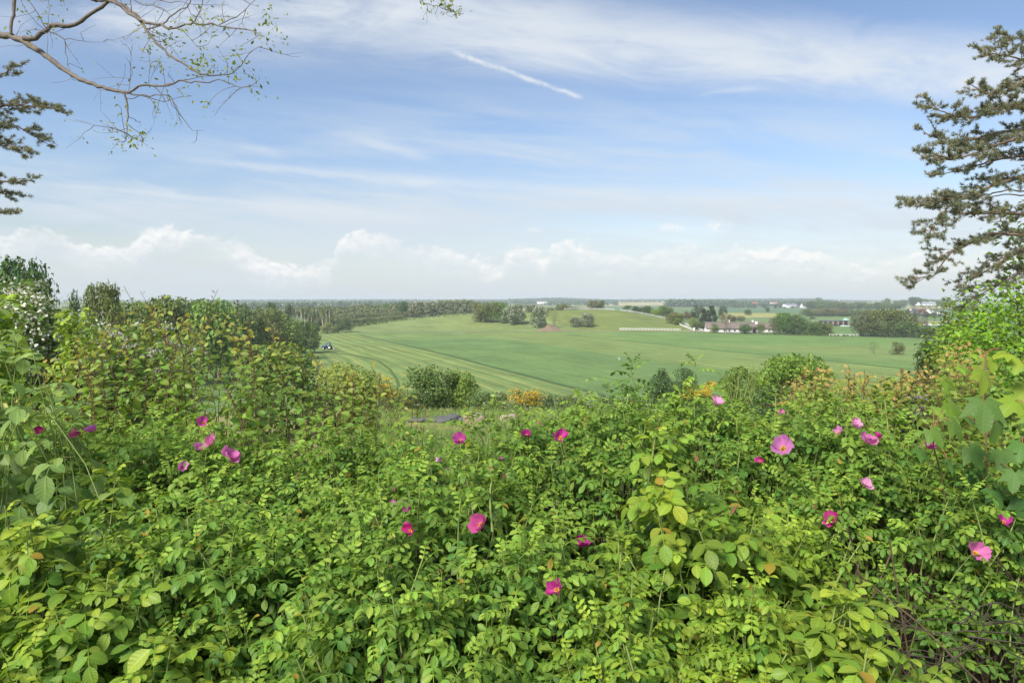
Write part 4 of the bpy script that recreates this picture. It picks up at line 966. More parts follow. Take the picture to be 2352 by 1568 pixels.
part('body', B.mesh('body', m_gull), o)
for sy in (-1, 1):
    V = [(.12, sy * .06, .24), (-.12, sy * .06, .22), (-.06, sy * .32, .55), (.14, sy * .30, .58), (-.14, sy * .55, .98), (-.02, sy * .52, .95)]
    Vt = np.array(V); Vb = Vt + np.array([0, sy * .018, -.012]); VV = np.concatenate([Vt, Vb])
    q = [(0, 1, 2, 3), (3, 2, 4, 5), (6, 9, 8, 7), (9, 11, 10, 8), (0, 3, 9, 6), (3, 5, 11, 9), (1, 7, 8, 2), (2, 8, 10, 4), (4, 10, 11, 5), (0, 6, 7, 1)]
    part('wing', mesh('wing', VV, [np.array(q)], None, plain_mat('grey_feathers', (.62, .64, .66), .7, .2), False), o)
    T = Tubes(); T.add([(0, sy * .04, .12), (.02, sy * .04, -.02), (0, sy * .04, -.16)], [.012, .008, .008], 5); part('leg', T.mesh('leg', plain_mat('bird_leg', (.5, .3, .15), .6)), o)

# grey slabs and a pink boulder on the near slope
m_slab = plain_mat('slate', (.115, .118, .112), .85, .15, 0, 5, .7, 1.0); m_pinkrock = plain_mat('pink_granite', (.36, .27, .22), .85, .2, 0, 6, .3, .6)
def rock(name, label, u, v, Y, w, d, h, mat, seed, group=None, rz=0.0):
    rng = np.random.default_rng(seed)
    bm_ = None
    V, Q = ell(.5, .5, .5, 9, 14); V = V + .09 * np.sin(V[:, [1, 2, 0]] * 9 + seed) + rng.normal(0, .02, V.shape)
    V = np.sign(V) * np.abs(V / .5) ** .7 * .5 * np.array([w, d, h])
    x, y = at(u, 0, Y); o = bpy.data.objects.new(name, mesh(name, V, [Q], None, mat, False)); link(o); o.location = (x, y, gz(x, y) + h * .32); o.rotation_euler = (rng.normal(0, .06), rng.normal(0, .06), rz)
    return tag(o, label, 'rock', group)
for i, (u, w, h, dy) in enumerate(((955, .75, .22, 0), (985, .8, .25, .3), (1012, .7, .30, -.2), (1040, .9, .34, .1), (1022, .6, .2, -.6), (1066, .5, .24, .2))):
    rock('stone_slab', 'dark grey slate slab in the low pile on the grassy slope', u, 0, 27.5 + dy, w * .9, .6, h * 1.05, m_slab, i + 3, 'slate slabs on the slope', .4 * i)
rock('boulder', 'pinkish boulder next to the slate slabs on the grassy slope', 1088, 0, 27.2, .9, .6, .5, m_pinkrock, 40)
rock('boulder', 'smaller pink boulder half hidden by leaves above the roses', 1170, 0, 27.4, .7, .5, .4, m_pinkrock, 44)
# ------------------------------------------------------------------ the rose hedge
M_ROSE = leaf_mat('rose_leaves', (.098, .205, .034), (.28, .42, .052), .36, .48, .32, vein=.6, var=.5, hue=.035, odd=.008)
M_BROADROSE = leaf_mat('broad_rose_leaves', (.115, .230, .032), (.31, .41, .042), .38, .48, .30, vein=.6, var=.5, hue=.04, odd=.008)
M_LIMEROSE = leaf_mat('lime_rose_leaves', (.110, .225, .032), (.31, .43, .042), .38, .48, .30, vein=.5, var=.5, hue=.03, odd=.012)
M_GREENSTEM = plain_mat('green_stem', (.22, .28, .085), .7, .2)
M_OLDSTEM = plain_mat('old_rose_stem', (.13, .095, .06), .9, .1, 0, 40, .4)
M_DEADTWIG = plain_mat('dead_twig', (.075, .062, .048), .9, .1, 0, 30, .35)

def rot_axis(v, ax, a):
    ax = ax / np.linalg.norm(ax); return v * math.cos(a) + np.cross(ax, v) * math.sin(a) + ax * np.dot(ax, v) * (1 - math.cos(a))
def compound_leaf(rng, cl, base, d, up, L, pairs, size, young, droop, tpl):
    p = np.array(base, float); d = d / np.linalg.norm(d); n = up - d * np.dot(up, d); n /= np.linalg.norm(n)
    steps = pairs + 1; seg = L / (steps + .6); pts = [p.copy()]; P_, D_, N_, S_ = [], [], [], []
    for k in range(steps + 1):
        side = np.cross(d, n)
        st = seg * (1.5 if k == 0 else 1.0); p = p + d * st; pts.append(p.copy())
        d = rot_axis(d, side, -droop / steps); n = np.cross(side, d)
        if k < pairs:
            for sg in (-1, 1):
                dd = d * .45 + side * sg * .9 - n * rng.uniform(.0, .35)
                nn = n + side * sg * rng.uniform(-.25, .35) + rng.normal(0, .12, 3)
                P_.append(p); D_.append(dd); N_.append(nn); S_.append(size * (.78 + .22 * k / max(pairs - 1, 1)) * rng.uniform(.88, 1.1))
        elif k == pairs:
            P_.append(p); D_.append(d - n * .15); N_.append(n + rng.normal(0, .1, 3)); S_.append(size * 1.12)
    r = rng.random()
    cl.add(tpl, np.array(P_), frames(np.array(D_), np.array(N_)), np.array(S_), young, np.clip(r + rng.normal(0, .12, len(P_)), 0, 1))
    pts = np.array(pts); V, Q = tube(pts, np.linspace(.0012, .0007, len(pts)), 3)
    T = np.concatenate([Q[:, [0, 1, 2]], Q[:, [0, 2, 3]]])
    cl.raw(V, T, np.tile([0.9, .5, .75], (len(V), 1)), np.full(len(V), min(1, young + .5)))
def rose_shoot(rng, nleaf=8, S=.15, size=.034, pairs=3, L=.10, tpl=LEAF, young_top=.9, young_low=.05, top_open=1.0):
    cl = Cloud(); a = rng.uniform(0, 6.28)
    for i in range(nleaf):
        t = i / (nleaf - 1); h = S * (.25 + .75 * t ** .8); a += 2.4 + rng.normal(0, .25)
        el = math.radians(5 + 62 * t ** 1.6) + rng.normal(0, .15)
        d = np.array([math.cos(a) * math.cos(el), math.sin(a) * math.cos(el), math.sin(el)])
        sc = 1.0 if t < .7 else 1 - (t - .7) * 1.5
        yg = np.clip(young_low + (young_top - young_low) * t ** 2.2 + rng.normal(0, .08), 0, 1)
        compound_leaf(rng, cl, (0, 0, h), d, np.array([0, 0, 1.0]) + d * .01, L * sc * rng.uniform(.85, 1.15), pairs, size * sc, yg, rng.uniform(.5, 1.25) * (1.1 - .3 * t), tpl)
    return cl.arrays()
_r = np.random.default_rng(77)
SHOOTS = {'rose': [rose_shoot(_r, int(_r.integers(7, 10)), _r.uniform(.12, .18), .029, 3, .094) for _ in range(12)],
          'lime': [rose_shoot(_r, int(_r.integers(8, 11)), _r.uniform(.10, .16), .025, 3, .080, young_top=1.0, young_low=.25) for _ in range(8)],
          'broad': [rose_shoot(_r, int(_r.integers(6, 8)), _r.uniform(.10, .16), .046, 2, .092, LEAF_BROAD, .9, .1) for _ in range(8)]}
MATS = {'rose': M_ROSE, 'lime': M_LIMEROSE, 'broad': M_BROADROSE}
def prickly(T, p, r, rng, n):
    """a stem with short pale prickles"""
    T.add(p, r, 5)
    for _ in range(n):
        k = rng.uniform(0, len(p) - 1.01); i = int(k); f = k - i; c = p[i] * (1 - f) + p[i + 1] * f
        t = nrm(p[i + 1] - p[i]); s = nrm(np.cross(t, rng.normal(0, 1, 3))); w = np.cross(t, s) * .0009; q = c + s * (r[i] + rng.uniform(.004, .008)) - t * .001
        b = c + s * r[i] * .6
        T.raw([b + w, b - w, q + w * .15, q - w * .15], [(0, 1, 3, 2)])
BUSHES = []
def dome(u, vt, Y, rx, ry, rz):
    top = -(vt - CV) * Y / F - (.085 if Y > 2.5 else .03); return dict(c=np.array([(u - CU) * Y / F, Y, top - rz]), r=np.array([rx, ry, rz]))
def lump(dv, seed):
    s = seed * 1.7
    return 1 + .13 * np.sin(dv[:, 0] * 5 + s) * np.cos(dv[:, 2] * 4 + s * .7) + .10 * np.sin(dv[:, 1] * 7 + dv[:, 0] * 4 + s * 1.3) + .05 * np.sin(dv[:, 0] * 11 + dv[:, 2] * 9 + s)
def first_hit(u, v):
    d = P(u, v, 1.0); best = (1e9, None)
    for b in BUSHES:
        o = -b['c'] / b['r']; dd = d / b['r']; A = dd @ dd; B = 2 * o @ dd; C = o @ o - 1; D = B * B - 4 * A * C
        if D > 0:
            t = (-B - math.sqrt(D)) / (2 * A)
            if 0.8 < t < best[0]: best = (t, b)
    return best
def bush(kind, label, u, vt, Y, rx, ry, rz, dens=128, seed=0, scale=1.0, skirt=-.75, young=0.0, name='rose_bush', back=.25, cutout=None, twiggy=0):
    b = dome(u, vt, Y, rx, ry, rz); b.update(kind=kind, label=label, seed=seed, dens=dens, scale=scale, skirt=skirt, young=young, name=name, back=back, cutout=cutout, twiggy=twiggy)
    BUSHES.append(b); return b
bush('rose', 'rugosa rose bush under the tall red stemmed thicket, holding a wide pink flower', 120, 992, 3.05, .72, .6, .7, seed=1)
bush('rose', 'rugosa rose bush with a cluster of five pale pink flowers before the red stemmed thicket', 480, 985, 2.95, .55, .55, .7, seed=2)
bush('rose', 'rugosa rose bush between the pale pink cluster and the grassy gap, without open flowers', 790, 985, 3.0, .52, .55, .65, seed=3)
bush('rose', 'rugosa rose bush right under the slate slabs with one pink flower at its top', 1060, 992, 2.8, .46, .5, .6, seed=4)
bush('rose', 'rugosa rose bush with a deep magenta flower on top, below the small raspberry canes', 1330, 900, 3.0, .46, .55, .6, seed=5)
bush('rose', 'rugosa rose bush rising under the wide yellow broom, tiny light flowers on top', 1560, 912, 3.3, .55, .6, .6, seed=6)
bush('rose', 'rugosa rose bush behind the largest single pink flower', 1790, 918, 3.2, .5, .55, .6, seed=7)
bush('rose', 'broad domed rugosa rose bush with many pink flowers next to the maple sapling', 2010, 978, 2.85, .52, .6, .75, seed=8, cutout='low')
bush('rose', 'rugosa rose bush below the maple sapling with a pale ragged pink flower', 2370, 1045, 2.6, .55, .5, .6, seed=9, cutout='low')
bush('broad', 'broad leaved lime rose bush with bronze tinted tips at the corner opposite the bare twigs', 105, 1215, 2.05, .32, .32, .5, 150, 10, .85, name='rose_bush')
bush('rose', 'rose bush with tall thick prickly shoots standing clear of its leaves', 440, 1195, 2.1, .34, .30, .55, 120, 11)
bush('broad', 'low broad leaved rose bush at the bottom edge with a round pale leaf', 230, 1400, 1.72, .36, .26, .45, 150, 12, .85)
bush('rose', 'rose bush at the bottom edge under the dark hollow, fine leaflets and no flowers', 690, 1255, 2.0, .36, .34, .5, 135, 13)
bush('rose', 'rose bush with two deep pink flowers and buds mid hedge', 1030, 1120, 2.3, .48, .42, .6, 135, 14)
bush('rose', 'rose bush at the bottom edge below the deep pink flowers', 930, 1330, 1.8, .32, .30, .45, 135, 15)
bush('rose', 'rose bush bearing the lowest magenta flower of the hedge', 1260, 1270, 1.95, .32, .32, .5, 135, 16)
bush('broad', 'broad leaved yellow green bush with one large pale leaf in front of the hedge', 1610, 1130, 2.12, .34, .32, .6, 115, 17)
bush('lime', 'bright lime rose bush with fine young leaves beside the broad leaved bush', 1800, 1195, 2.25, .24, .3, .5, 150, 18)
bush('lime', 'lime green rose bush at the bottom edge next to the broad leaved bush', 1450, 1400, 1.68, .26, .24, .4, 150, 19)
bush('broad', 'broad leaved lime bush in front of the bare twigs at the bottom edge', 1890, 1412, 1.72, .27, .2, .36, 120, 20)
bush('lime', 'young lime rose bush squeezed between the two bottom edge bushes of broad leaves', 1690, 1380, 1.74, .2, .2, .4, 150, 21)

FLOWERS = [(185, 996, 44, 'pink'), (214, 992, 34, 'light'), (95, 990, 26, 'deep'), (467, 972, 34, 'pink'), (490, 1016, 36, 'light'), (457, 1032, 36, 'pale'), (523, 1053, 52, 'light'), (417, 1073, 28, 'light'), (1059, 1015, 44, 'pink'), (1208, 1001, 28, 'deep'),
    (1286, 1008, 46, 'mag'), (1013, 1055, 22, 'pale'), (1024, 1080, 18, 'light'), (905, 1162, 30, 'light'), (930, 1150, 26, 'pink'), (938, 1172, 24, 'pink'), (945, 1219, 44, 'mag'), (1107, 1207, 58, 'pink'), (1330, 1254, 46, 'mag'), (1282, 1355, 54, 'mag'),
    (1799, 1032, 60, 'light'), (1640, 925, 36, 'pale'), (1957, 977, 40, 'pale'), (1928, 995, 32, 'pale'), (1993, 1018, 44, 'light'), (2012, 1003, 26, 'mag'), (2130, 1029, 36, 'pink'), (1985, 1115, 34, 'pale'), (1912, 1195, 42, 'mag'),
    (2303, 1201, 42, 'mag'), (2238, 1272, 58, 'light'), (1240, 1270, 22, 'deep'), (1150, 1056, 14, 'pale'), (1745, 1060, 24, 'mag'), (1795, 948, 16, 'light'), (1130, 1080, 16, 'pink'), (1390, 1290, 12, 'deep')]
BUDS = [(232, 1075), (163, 1058), (682, 1100), (866, 1215), (1160, 1104), (1238, 975), (1602, 1060), (1640, 1082), (1868, 1170), (1950, 1000), (2310, 948), (496, 950), (475, 962), (1105, 1195), (905, 1130), (1680, 1180)]
FCOL = {'pink': (.60, .10, .34), 'deep': (.40, .03, .17), 'light': (.62, .20, .44), 'pale': (.66, .30, .54), 'mag': (.52, .05, .27)}
def petal_mat():
    m, N = new_mat('rose_petal'); oi = N.node('ShaderNodeObjectInfo').outputs['Color']
    s = N.sep(N.attr('leaf').outputs['Vector'])
    v = N.noise(N.xyz(N.m('MULTIPLY', s[0], 9.0), N.m('MULTIPLY', s[1], 1.2), s[2]), 1.0, 4, .6)
    c = N.mix(N.sstep(s[1], .26, .02), oi, (.75, .50, .50)); c = N.mix(N.m('MULTIPLY', N.sstep(v, .45, .75), .3), c, N.mix(1.0, c, (.7, .45, .65), 'MULTIPLY'))
    b = bsdf(N, c, .55, .25); t = N.node('ShaderNodeBsdfTranslucent'); N.put(t.inputs[0], N.mix(1.0, c, (1.2, 1, 1.2), 'MULTIPLY'))
    x = N.node('ShaderNodeMixShader'); x.inputs[0].default_value = .38; N.l.new(b.outputs[0], x.inputs[1]); N.l.new(t.outputs[0], x.inputs[2]); out(N, x.outputs[0]); return m
M_PETAL = petal_mat(); M_STAMEN = plain_mat('stamens', (.72, .45, .06), .7, .2); M_BUD = plain_mat('rosebud', (.38, .03, .09), .6, .25); M_SEPAL = plain_mat('sepal', (.16, .22, .06), .7, .2)
def flower_meshes(seed):
    rng = np.random.default_rng(seed); V = []; Q = []; L = []; n = 0; nu, nt = 7, 7
    for k in range(5):
        a = k * 2 * PI / 5 + rng.normal(0, .22); tilt = rng.uniform(.45, 1.15) if seed % 3 else rng.uniform(.75, 1.3); tw = rng.normal(0, .25); ln = rng.uniform(.85, 1.15)
        for i in range(nt):
            t = i / (nt - 1)
            for j in range(nu):
                s = -1 + 2 * j / (nu - 1)
                w = .50 * (math.sin(PI * (.08 + .80 * t) * .62)) ** .9 * (1.0 if t < .8 else 1 - (t - .8) * .6)
                x = s * w; y = t * ln * (1 - .10 * abs(s) ** 2 * (t > .6)) - (.10 * max(0, 1 - abs(s) * 2.2) if i == nt - 1 else 0)
                z = .22 * t * t - .30 * s * s * w * -1 + .05 * math.sin(4 * s + seed + k) * t + .05 * math.sin(7 * t + k) * t + .07 * math.sin(9 * s + 2.1 * k + seed) * t * t
                # lean outwards from the axis by tilt
                r = y * math.sin(tilt) - z * math.cos(tilt) * .9 + .04; h = y * math.cos(tilt) + z * math.sin(tilt)
                x2 = x * math.cos(tw); h += x * math.sin(tw)
                V.append((r * math.cos(a) - x2 * math.sin(a), r * math.sin(a) + x2 * math.cos(a), h)); L.append((s, t, k / 5.0))
        for i in range(nt - 1):
            for j in range(nu - 1): q = n + i * nu + j; Q.append((q, q + 1, q + nu + 1, q + nu))
        n = len(V)
    pm = mesh('rose_flower', np.array(V), [np.array(Q)], {'leaf': np.array(L)}, M_PETAL)
    T = Tubes()
    for k in range(34):
        a = rng.uniform(0, 6.28); e = rng.uniform(.15, 1.1); d = np.array([math.cos(a) * math.sin(e), math.sin(a) * math.sin(e), math.cos(e)]); q = np.array([0, 0, .02])
        T.add([q, q + d * .18, q + d * rng.uniform(.22, .32)], [.012, .012, .035], 4)
    V2, Q2 = ell(.13, .13, .07, 6, 10, 0, .04); T.raw(V2, Q2)
    sm = T.mesh('stamens', M_STAMEN); return pm, sm
FM_ = [flower_meshes(s) for s in range(7)]
def bud_meshes():
    T = Tubes(); z = np.array([0, .1, .25, .5, .75, 1.0]); T.add(np.stack([0 * z, 0 * z, z], 1), [.06, .16, .19, .16, .08, .01], 8); b = T.mesh('rosebud', M_BUD)
    S = Tubes()
    for k in range(5):
        a = k * 2 * PI / 5; pts = np.array([(.10 * math.cos(a), .10 * math.sin(a), -.05), (.21 * math.cos(a), .21 * math.sin(a), .3), (.16 * math.cos(a), .16 * math.sin(a), .8), (.2 * math.cos(a), .2 * math.sin(a), 1.35)])
        S.add(pts, [.05, .06, .035, .008], 4)
    V, Q = ell(.16, .14, .14, 7, 9, -.12, 0); V = V[:, [2, 1, 0]]; S.raw(V, Q); return b, S.mesh('sepals', M_SEPAL)
BUD = bud_meshes()

for b in BUSHES: b['fl'] = []; b['bd'] = []
for (u, v, s, c) in FLOWERS:
    t, b = first_hit(u, v)
    if b is None: t, b = 3.0, min(BUSHES, key=lambda q: abs(CU + q['c'][0] / q['c'][1] * F - u) + abs(CV - q['c'][2] / q['c'][1] * F - v) * .5); t = b['c'][1] - .1
    t = t - .125; b['fl'].append((P(u, v, t), s * t / F, c, u, v))
for (u, v) in BUDS:
    t, b = first_hit(u, v)
    if b: b['bd'].append(P(u, v, t - .09))
ALLFL = np.array([f[0] for b in BUSHES for f in b['fl']]); ALLFR = np.array([f[1] for b in BUSHES for f in b['fl']])
def build_bush(b):
    rng = np.random.default_rng(1000 + b['seed']); c, r = b['c'], b['r']
    area = 4 * PI * ((r[0] * r[1]) ** 1.6 / 3 + (r[0] * r[2]) ** 1.6 / 3 + (r[1] * r[2]) ** 1.6 / 3) ** (1 / 1.6)
    n = int(area * b['dens']); dv = nrm(rng.normal(0, 1, (n, 3)))
    keep = (dv[:, 2] > b['skirt']) & ((dv[:, 1] < .35) | (rng.random(n) < b['back']) | (dv[:, 2] > .6))
    dv = dv[keep]; n = len(dv); lm = lump(dv, b['seed'])
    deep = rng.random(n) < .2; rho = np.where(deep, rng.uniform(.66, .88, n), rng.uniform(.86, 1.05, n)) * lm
    surf = c + dv * r * rho[:, None]; nn = nrm(dv / r)
    ori = nrm(nn * .38 + np.array([0, -.05, .95]) + rng.normal(0, .22, (n, 3)))
    sc = rng.uniform(.78, 1.18, n) * b['scale']; lift = np.where((rng.random(n) < .2) & ~deep, rng.uniform(.04, .12, n), 0); pos = surf + ori * (lift - .11 * sc)[:, None]
    tips = surf + ori * .03
    # nothing grows right in front of an open flower, nor deep inside a neighbour
    ok = np.ones(n, bool)
    if len(ALLFL):
        for f, fr in zip(ALLFL, ALLFR):
            d = nrm(f); tt = tips @ d; perp = np.linalg.norm(tips - tt[:, None] * d, axis=1)
            ok &= ~((perp < fr * .5 + .035) & (tt < np.linalg.norm(f) + .05) & (tt > 0))
    for q in BUSHES:
        if q is not b: ok &= ~((((surf - q['c']) / q['r']) ** 2).sum(1) < .42)
    if b['cutout'] == 'low':
        vv = CV - surf[:, 2] / surf[:, 1] * F; uu = CU + surf[:, 0] / surf[:, 1] * F
        lim = np.interp(uu, [1750, 1850, 2000, 2150, 2352, 2700], [1540, 1410, 1430, 1480, 1490, 1500]); ok &= ~((vv > lim) & (rng.random(n) < .8))
    pos, ori, sc, dv, deep, surf, lift = pos[ok], ori[ok], sc[ok], dv[ok], deep[ok], surf[ok], lift[ok]; n = len(pos)
    sh = SHOOTS[b['kind']]; k = rng.integers(0, len(sh), n); R = frames(np.cross(ori, rng.normal(0, 1, (n, 3))), ori)
    # local z of the shoot follows ori
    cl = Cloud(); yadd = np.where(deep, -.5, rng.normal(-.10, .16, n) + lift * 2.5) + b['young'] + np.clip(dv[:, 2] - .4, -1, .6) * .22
    rn = rng.random(n)
    for j in range(len(sh)):
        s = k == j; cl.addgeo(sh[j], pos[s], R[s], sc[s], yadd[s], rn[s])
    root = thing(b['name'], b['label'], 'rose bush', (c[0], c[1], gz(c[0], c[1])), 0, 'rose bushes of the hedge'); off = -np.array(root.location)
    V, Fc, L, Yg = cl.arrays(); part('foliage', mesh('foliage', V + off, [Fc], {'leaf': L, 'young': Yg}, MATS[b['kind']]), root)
    T = Tubes(); G = Tubes(); foot = np.array([c[0], c[1] + .05, gz(c[0], c[1])])
    for i in range(n):
        q = pos[i]; e = q + ori[i] * .15 * sc[i]
        rr = np.linspace(.0031, .0018, 4) * sc[i]
        prickly(G, curve_pts(q - ori[i] * (.05 + lift[i]), e, rng.normal(0, .006, 3), 4) + off, rr, rng, 10 if dv[i, 1] < .2 else 0)
        if i % 2 == 0:
            f0 = foot + np.array([rng.normal(0, r[0] * .3), rng.normal(0, r[1] * .3), 0]); f0 = f0 * .6 + np.array([q[0], q[1], f0[2]]) * .4
            T.add(curve_pts(f0, q, ((q[0] - f0[0]) * .25, (q[1] - f0[1]) * .25, .05), 7, rng, .012) + off, np.linspace(.0058, .0028, 7), 4)
    part('stem', T.mesh('stem', M_OLDSTEM), root); part('green_shoot', G.mesh('green_shoot', M_GREENSTEM), root)
    for i, (p, s, cc, u, v) in enumerate(b['fl']):
        pm, sm = FM_[int(u + v) % 7]; o = part('rose_flower', pm, root, color=np.clip(np.array(FCOL[cc]) * rng.uniform(.9, 1.12, 3), 0, 1))
        ax = nrm(np.array([rng.normal(0, .6), -rng.uniform(.15, .95), rng.uniform(.5, 1.0)])); M = frames(np.cross(ax, rng.normal(0, 1, 3))[None], ax[None])[0]
        Rm = Matrix([list(map(float, row)) for row in M]).to_4x4(); s2 = s * .54
        o.matrix_local = Matrix.Translation(Vector([float(x) for x in p + off])) @ Rm @ Matrix.Scale(float(s2), 4)
        part('stamens', sm, o)
        o['label'] = {'pink': 'open pink rose flower', 'deep': 'dark crimson rose flower half hidden by leaves', 'light': 'light pink rose flower', 'pale': 'pale mauve pink rose flower', 'mag': 'deep magenta rose flower'}[cc]
    for p in b['bd']:
        o = part('rosebud', BUD[0], root); s = rng.uniform(.024, .034); o.location = [float(x) for x in p + off]; o.scale = (s, s, s); o.rotation_euler = (rng.normal(0, .3), rng.normal(0, .3), rng.uniform(0, 6)); part('sepals', BUD[1], o)
    return root
for b in BUSHES: b['root'] = build_bush(b)

# tall single shoots that stand clear of the canopy: (u, v tip, Y, height, kind, bush index, scale)
def tall_shoots(bi, items, kind=None, lab=None):
    b = BUSHES[bi]; rng = np.random.default_rng(500 + bi); root = b['root']; off = -np.array(root.location); cl = Cloud(); sh = SHOOTS[kind or b['kind']]
    for (u, v, Y, h, s) in items:
        tip = P(u, v, Y); n = nrm(np.array([rng.normal(0, .15), rng.normal(0, .15), 1.0])); h = h * .8; base = tip - n * h
        p = curve_pts(base, tip, rng.normal(0, .015, 3), 8); G = Tubes(); prickly(G, p + off, np.linspace(.0048, .0024, 8), rng, 90); part('prickly_shoot', G.mesh('prickly_shoot', M_GREENSTEM), root)
        R = frames(np.cross(n, rng.normal(0, 1, 3))[None], n[None]); cl.addgeo(sh[rng.integers(0, len(sh))], (tip - n * .13 * s)[None], R, np.array([s]), np.array([.25]), np.array([rng.random()]))
        for q in range(int(h / .05)):
            z = base + n * (h * rng.uniform(.25, .8)); a = nrm(rng.normal(0, 1, 3) * np.array([1, 1, .2])); c1 = Cloud()
            compound_leaf(rng, c1, z, a + np.array([0, 0, .5]), np.array([0, 0, 1.0]), .11 * s, 3, (.034 if (kind or b['kind']) != 'broad' else .055) * s, .25, 1.0, LEAF); A = c1.arrays(); cl.raw(*A)
    V, Fc, L, Yg = cl.arrays(); part('shoot_leaves', mesh('shoot_leaves', V + off, [Fc], {'leaf': L, 'young': Yg}, MATS[kind or b['kind']]), root)
tall_shoots(10, [(520, 1172, 2.05, .42, 1.1), (430, 1190, 2.0, .40, 1.1), (600, 1200, 2.1, .38, 1.1), (455, 1260, 1.85, .36, 1.0), (355, 1300, 1.85, .3, 1.0), (540, 1215, 1.95, .34, 1.05)])
tall_shoots(13, [(940, 1125, 2.2, .2, 1.0), (860, 1180, 2.2, .2, 1.0), (1130, 1105, 2.25, .2, 1.0)])
tall_shoots(16, [(1505, 1000, 2.1, .30, .9), (1545, 1015, 2.15, .3, .8)])
tall_shoots(12, [(620, 1255, 1.95, .3, 1.0), (760, 1270, 1.95, .3, 1.0), (700, 1350, 1.8, .28, 1.0)]); tall_shoots(15, [(1210, 1250, 1.95, .3, 1.0), (1290, 1235, 2.0, .3, 1.0)])
# two single large leaves that catch the eye
def single_leaf(bi, u, v, Y, size, d, n, young, name='large_leaf'):
    root = BUSHES[bi]['root']; off = -np.array(root.location); c = Cloud(); c.add(LEAF_BROAD, (P(u, v, Y) + off)[None], frames(np.array([d]), np.array([n])), np.array([size]), young, np.array([.8])); part(name, c.mesh(name, M_BROADROSE), root)
single_leaf(16, 1545, 1122, 1.98, .085, (-.3, -.1, -.95), (.2, -.9, .35), .7); single_leaf(11, 345, 1490, 1.55, .06, (-.6, -.5, -.5), (0, -.7, .7), .6)
# bare twigs in the hollow
def dead_twigs():
    root = BUSHES[7]['root']; off = -np.array(root.location); rng = np.random.default_rng(9); T = Tubes()
    for i in range(42):
        u0, v0 = rng.uniform(1840, 2480), rng.uniform(1395, 1640); Y = rng.uniform(1.85, 2.6); a = rng.normal(.1, .35) + (PI if rng.random() < .5 else 0); L = rng.uniform(.2, .6)
        p = P(u0, v0, Y); d = np.array([math.cos(a), rng.normal(0, .5), math.sin(a) * .8]); q = curve_pts(p, p + nrm(d) * L, rng.normal(0, .05, 3), 7, rng, .010)
        T.add(q + off, np.linspace(.0026, .0010, 7) * rng.uniform(.6, 1.2), 4)
        for k in range(3):
            i0 = rng.integers(2, 6); e = q[i0] + nrm(d + rng.normal(0, .6, 3)) * rng.uniform(.06, .2); T.add(curve_pts(q[i0], e, rng.normal(0, .015, 3), 5) + off, np.linspace(.0024, .0009, 5), 3)
    part('bare_twig', T.mesh('bare_twig', M_DEADTWIG), root)
    T = Tubes()
    for i in range(16):
        f = np.array([rng.uniform(.85, 2.0), rng.uniform(2.2, 3.0), -1.95]); t = P(rng.uniform(1850, 2400), rng.uniform(1180, 1330), rng.uniform(2.2, 2.7)); T.add(curve_pts(f, t, rng.normal(0, .08, 3), 8, rng, .015) + off, np.linspace(.006, .003, 8), 5)
    part('old_stem', T.mesh('old_stem', M_OLDSTEM), root)
dead_twigs()
# ------------------------------------------------------------------ shrubs, saplings and trees round the hedge
M_PLUM = leaf_mat('plum_leaves', (.19, .305, .046), (.36, .33, .065), .45, .42, .4, vein=.5, var=.55, hue=.05)
M_COPPER = leaf_mat('copper_plum_leaves', (.19, .29, .04), (.46, .29, .10), .42, .42, .35, vein=.4, var=.4, hue=.03)
M_RASP = leaf_mat('raspberry_leaves', (.13, .225, .06), (.27, .38, .10), .38, .5, .3, vein=.8, var=.4, hue=.03)
M_MAPLE = leaf_mat('maple_leaves', (.09, .19, .045), (.30, .42, .04), .42, .5, .25, vein=.35, var=.35, hue=.03)
M_NEAR = leaf_mat('shrub_leaves', (0, 0, 0), (0, 0, 0), .34, .5, .3, objcol=True, vein=.25, var=.65, hue=.04)
M_REDSTEM = plain_mat('red_brown_stem', (.14, .055, .04), .6, .3); M_PETIOLE = plain_mat('red_petiole', (.28, .12, .07), .6, .3)
M_NEEDLE = leaf_mat('pine_needles', (.17, .195, .115), (.36, .30, .17), .22, .6, .25, vein=0, var=.7, hue=.02, tint=(1, 1, .7))

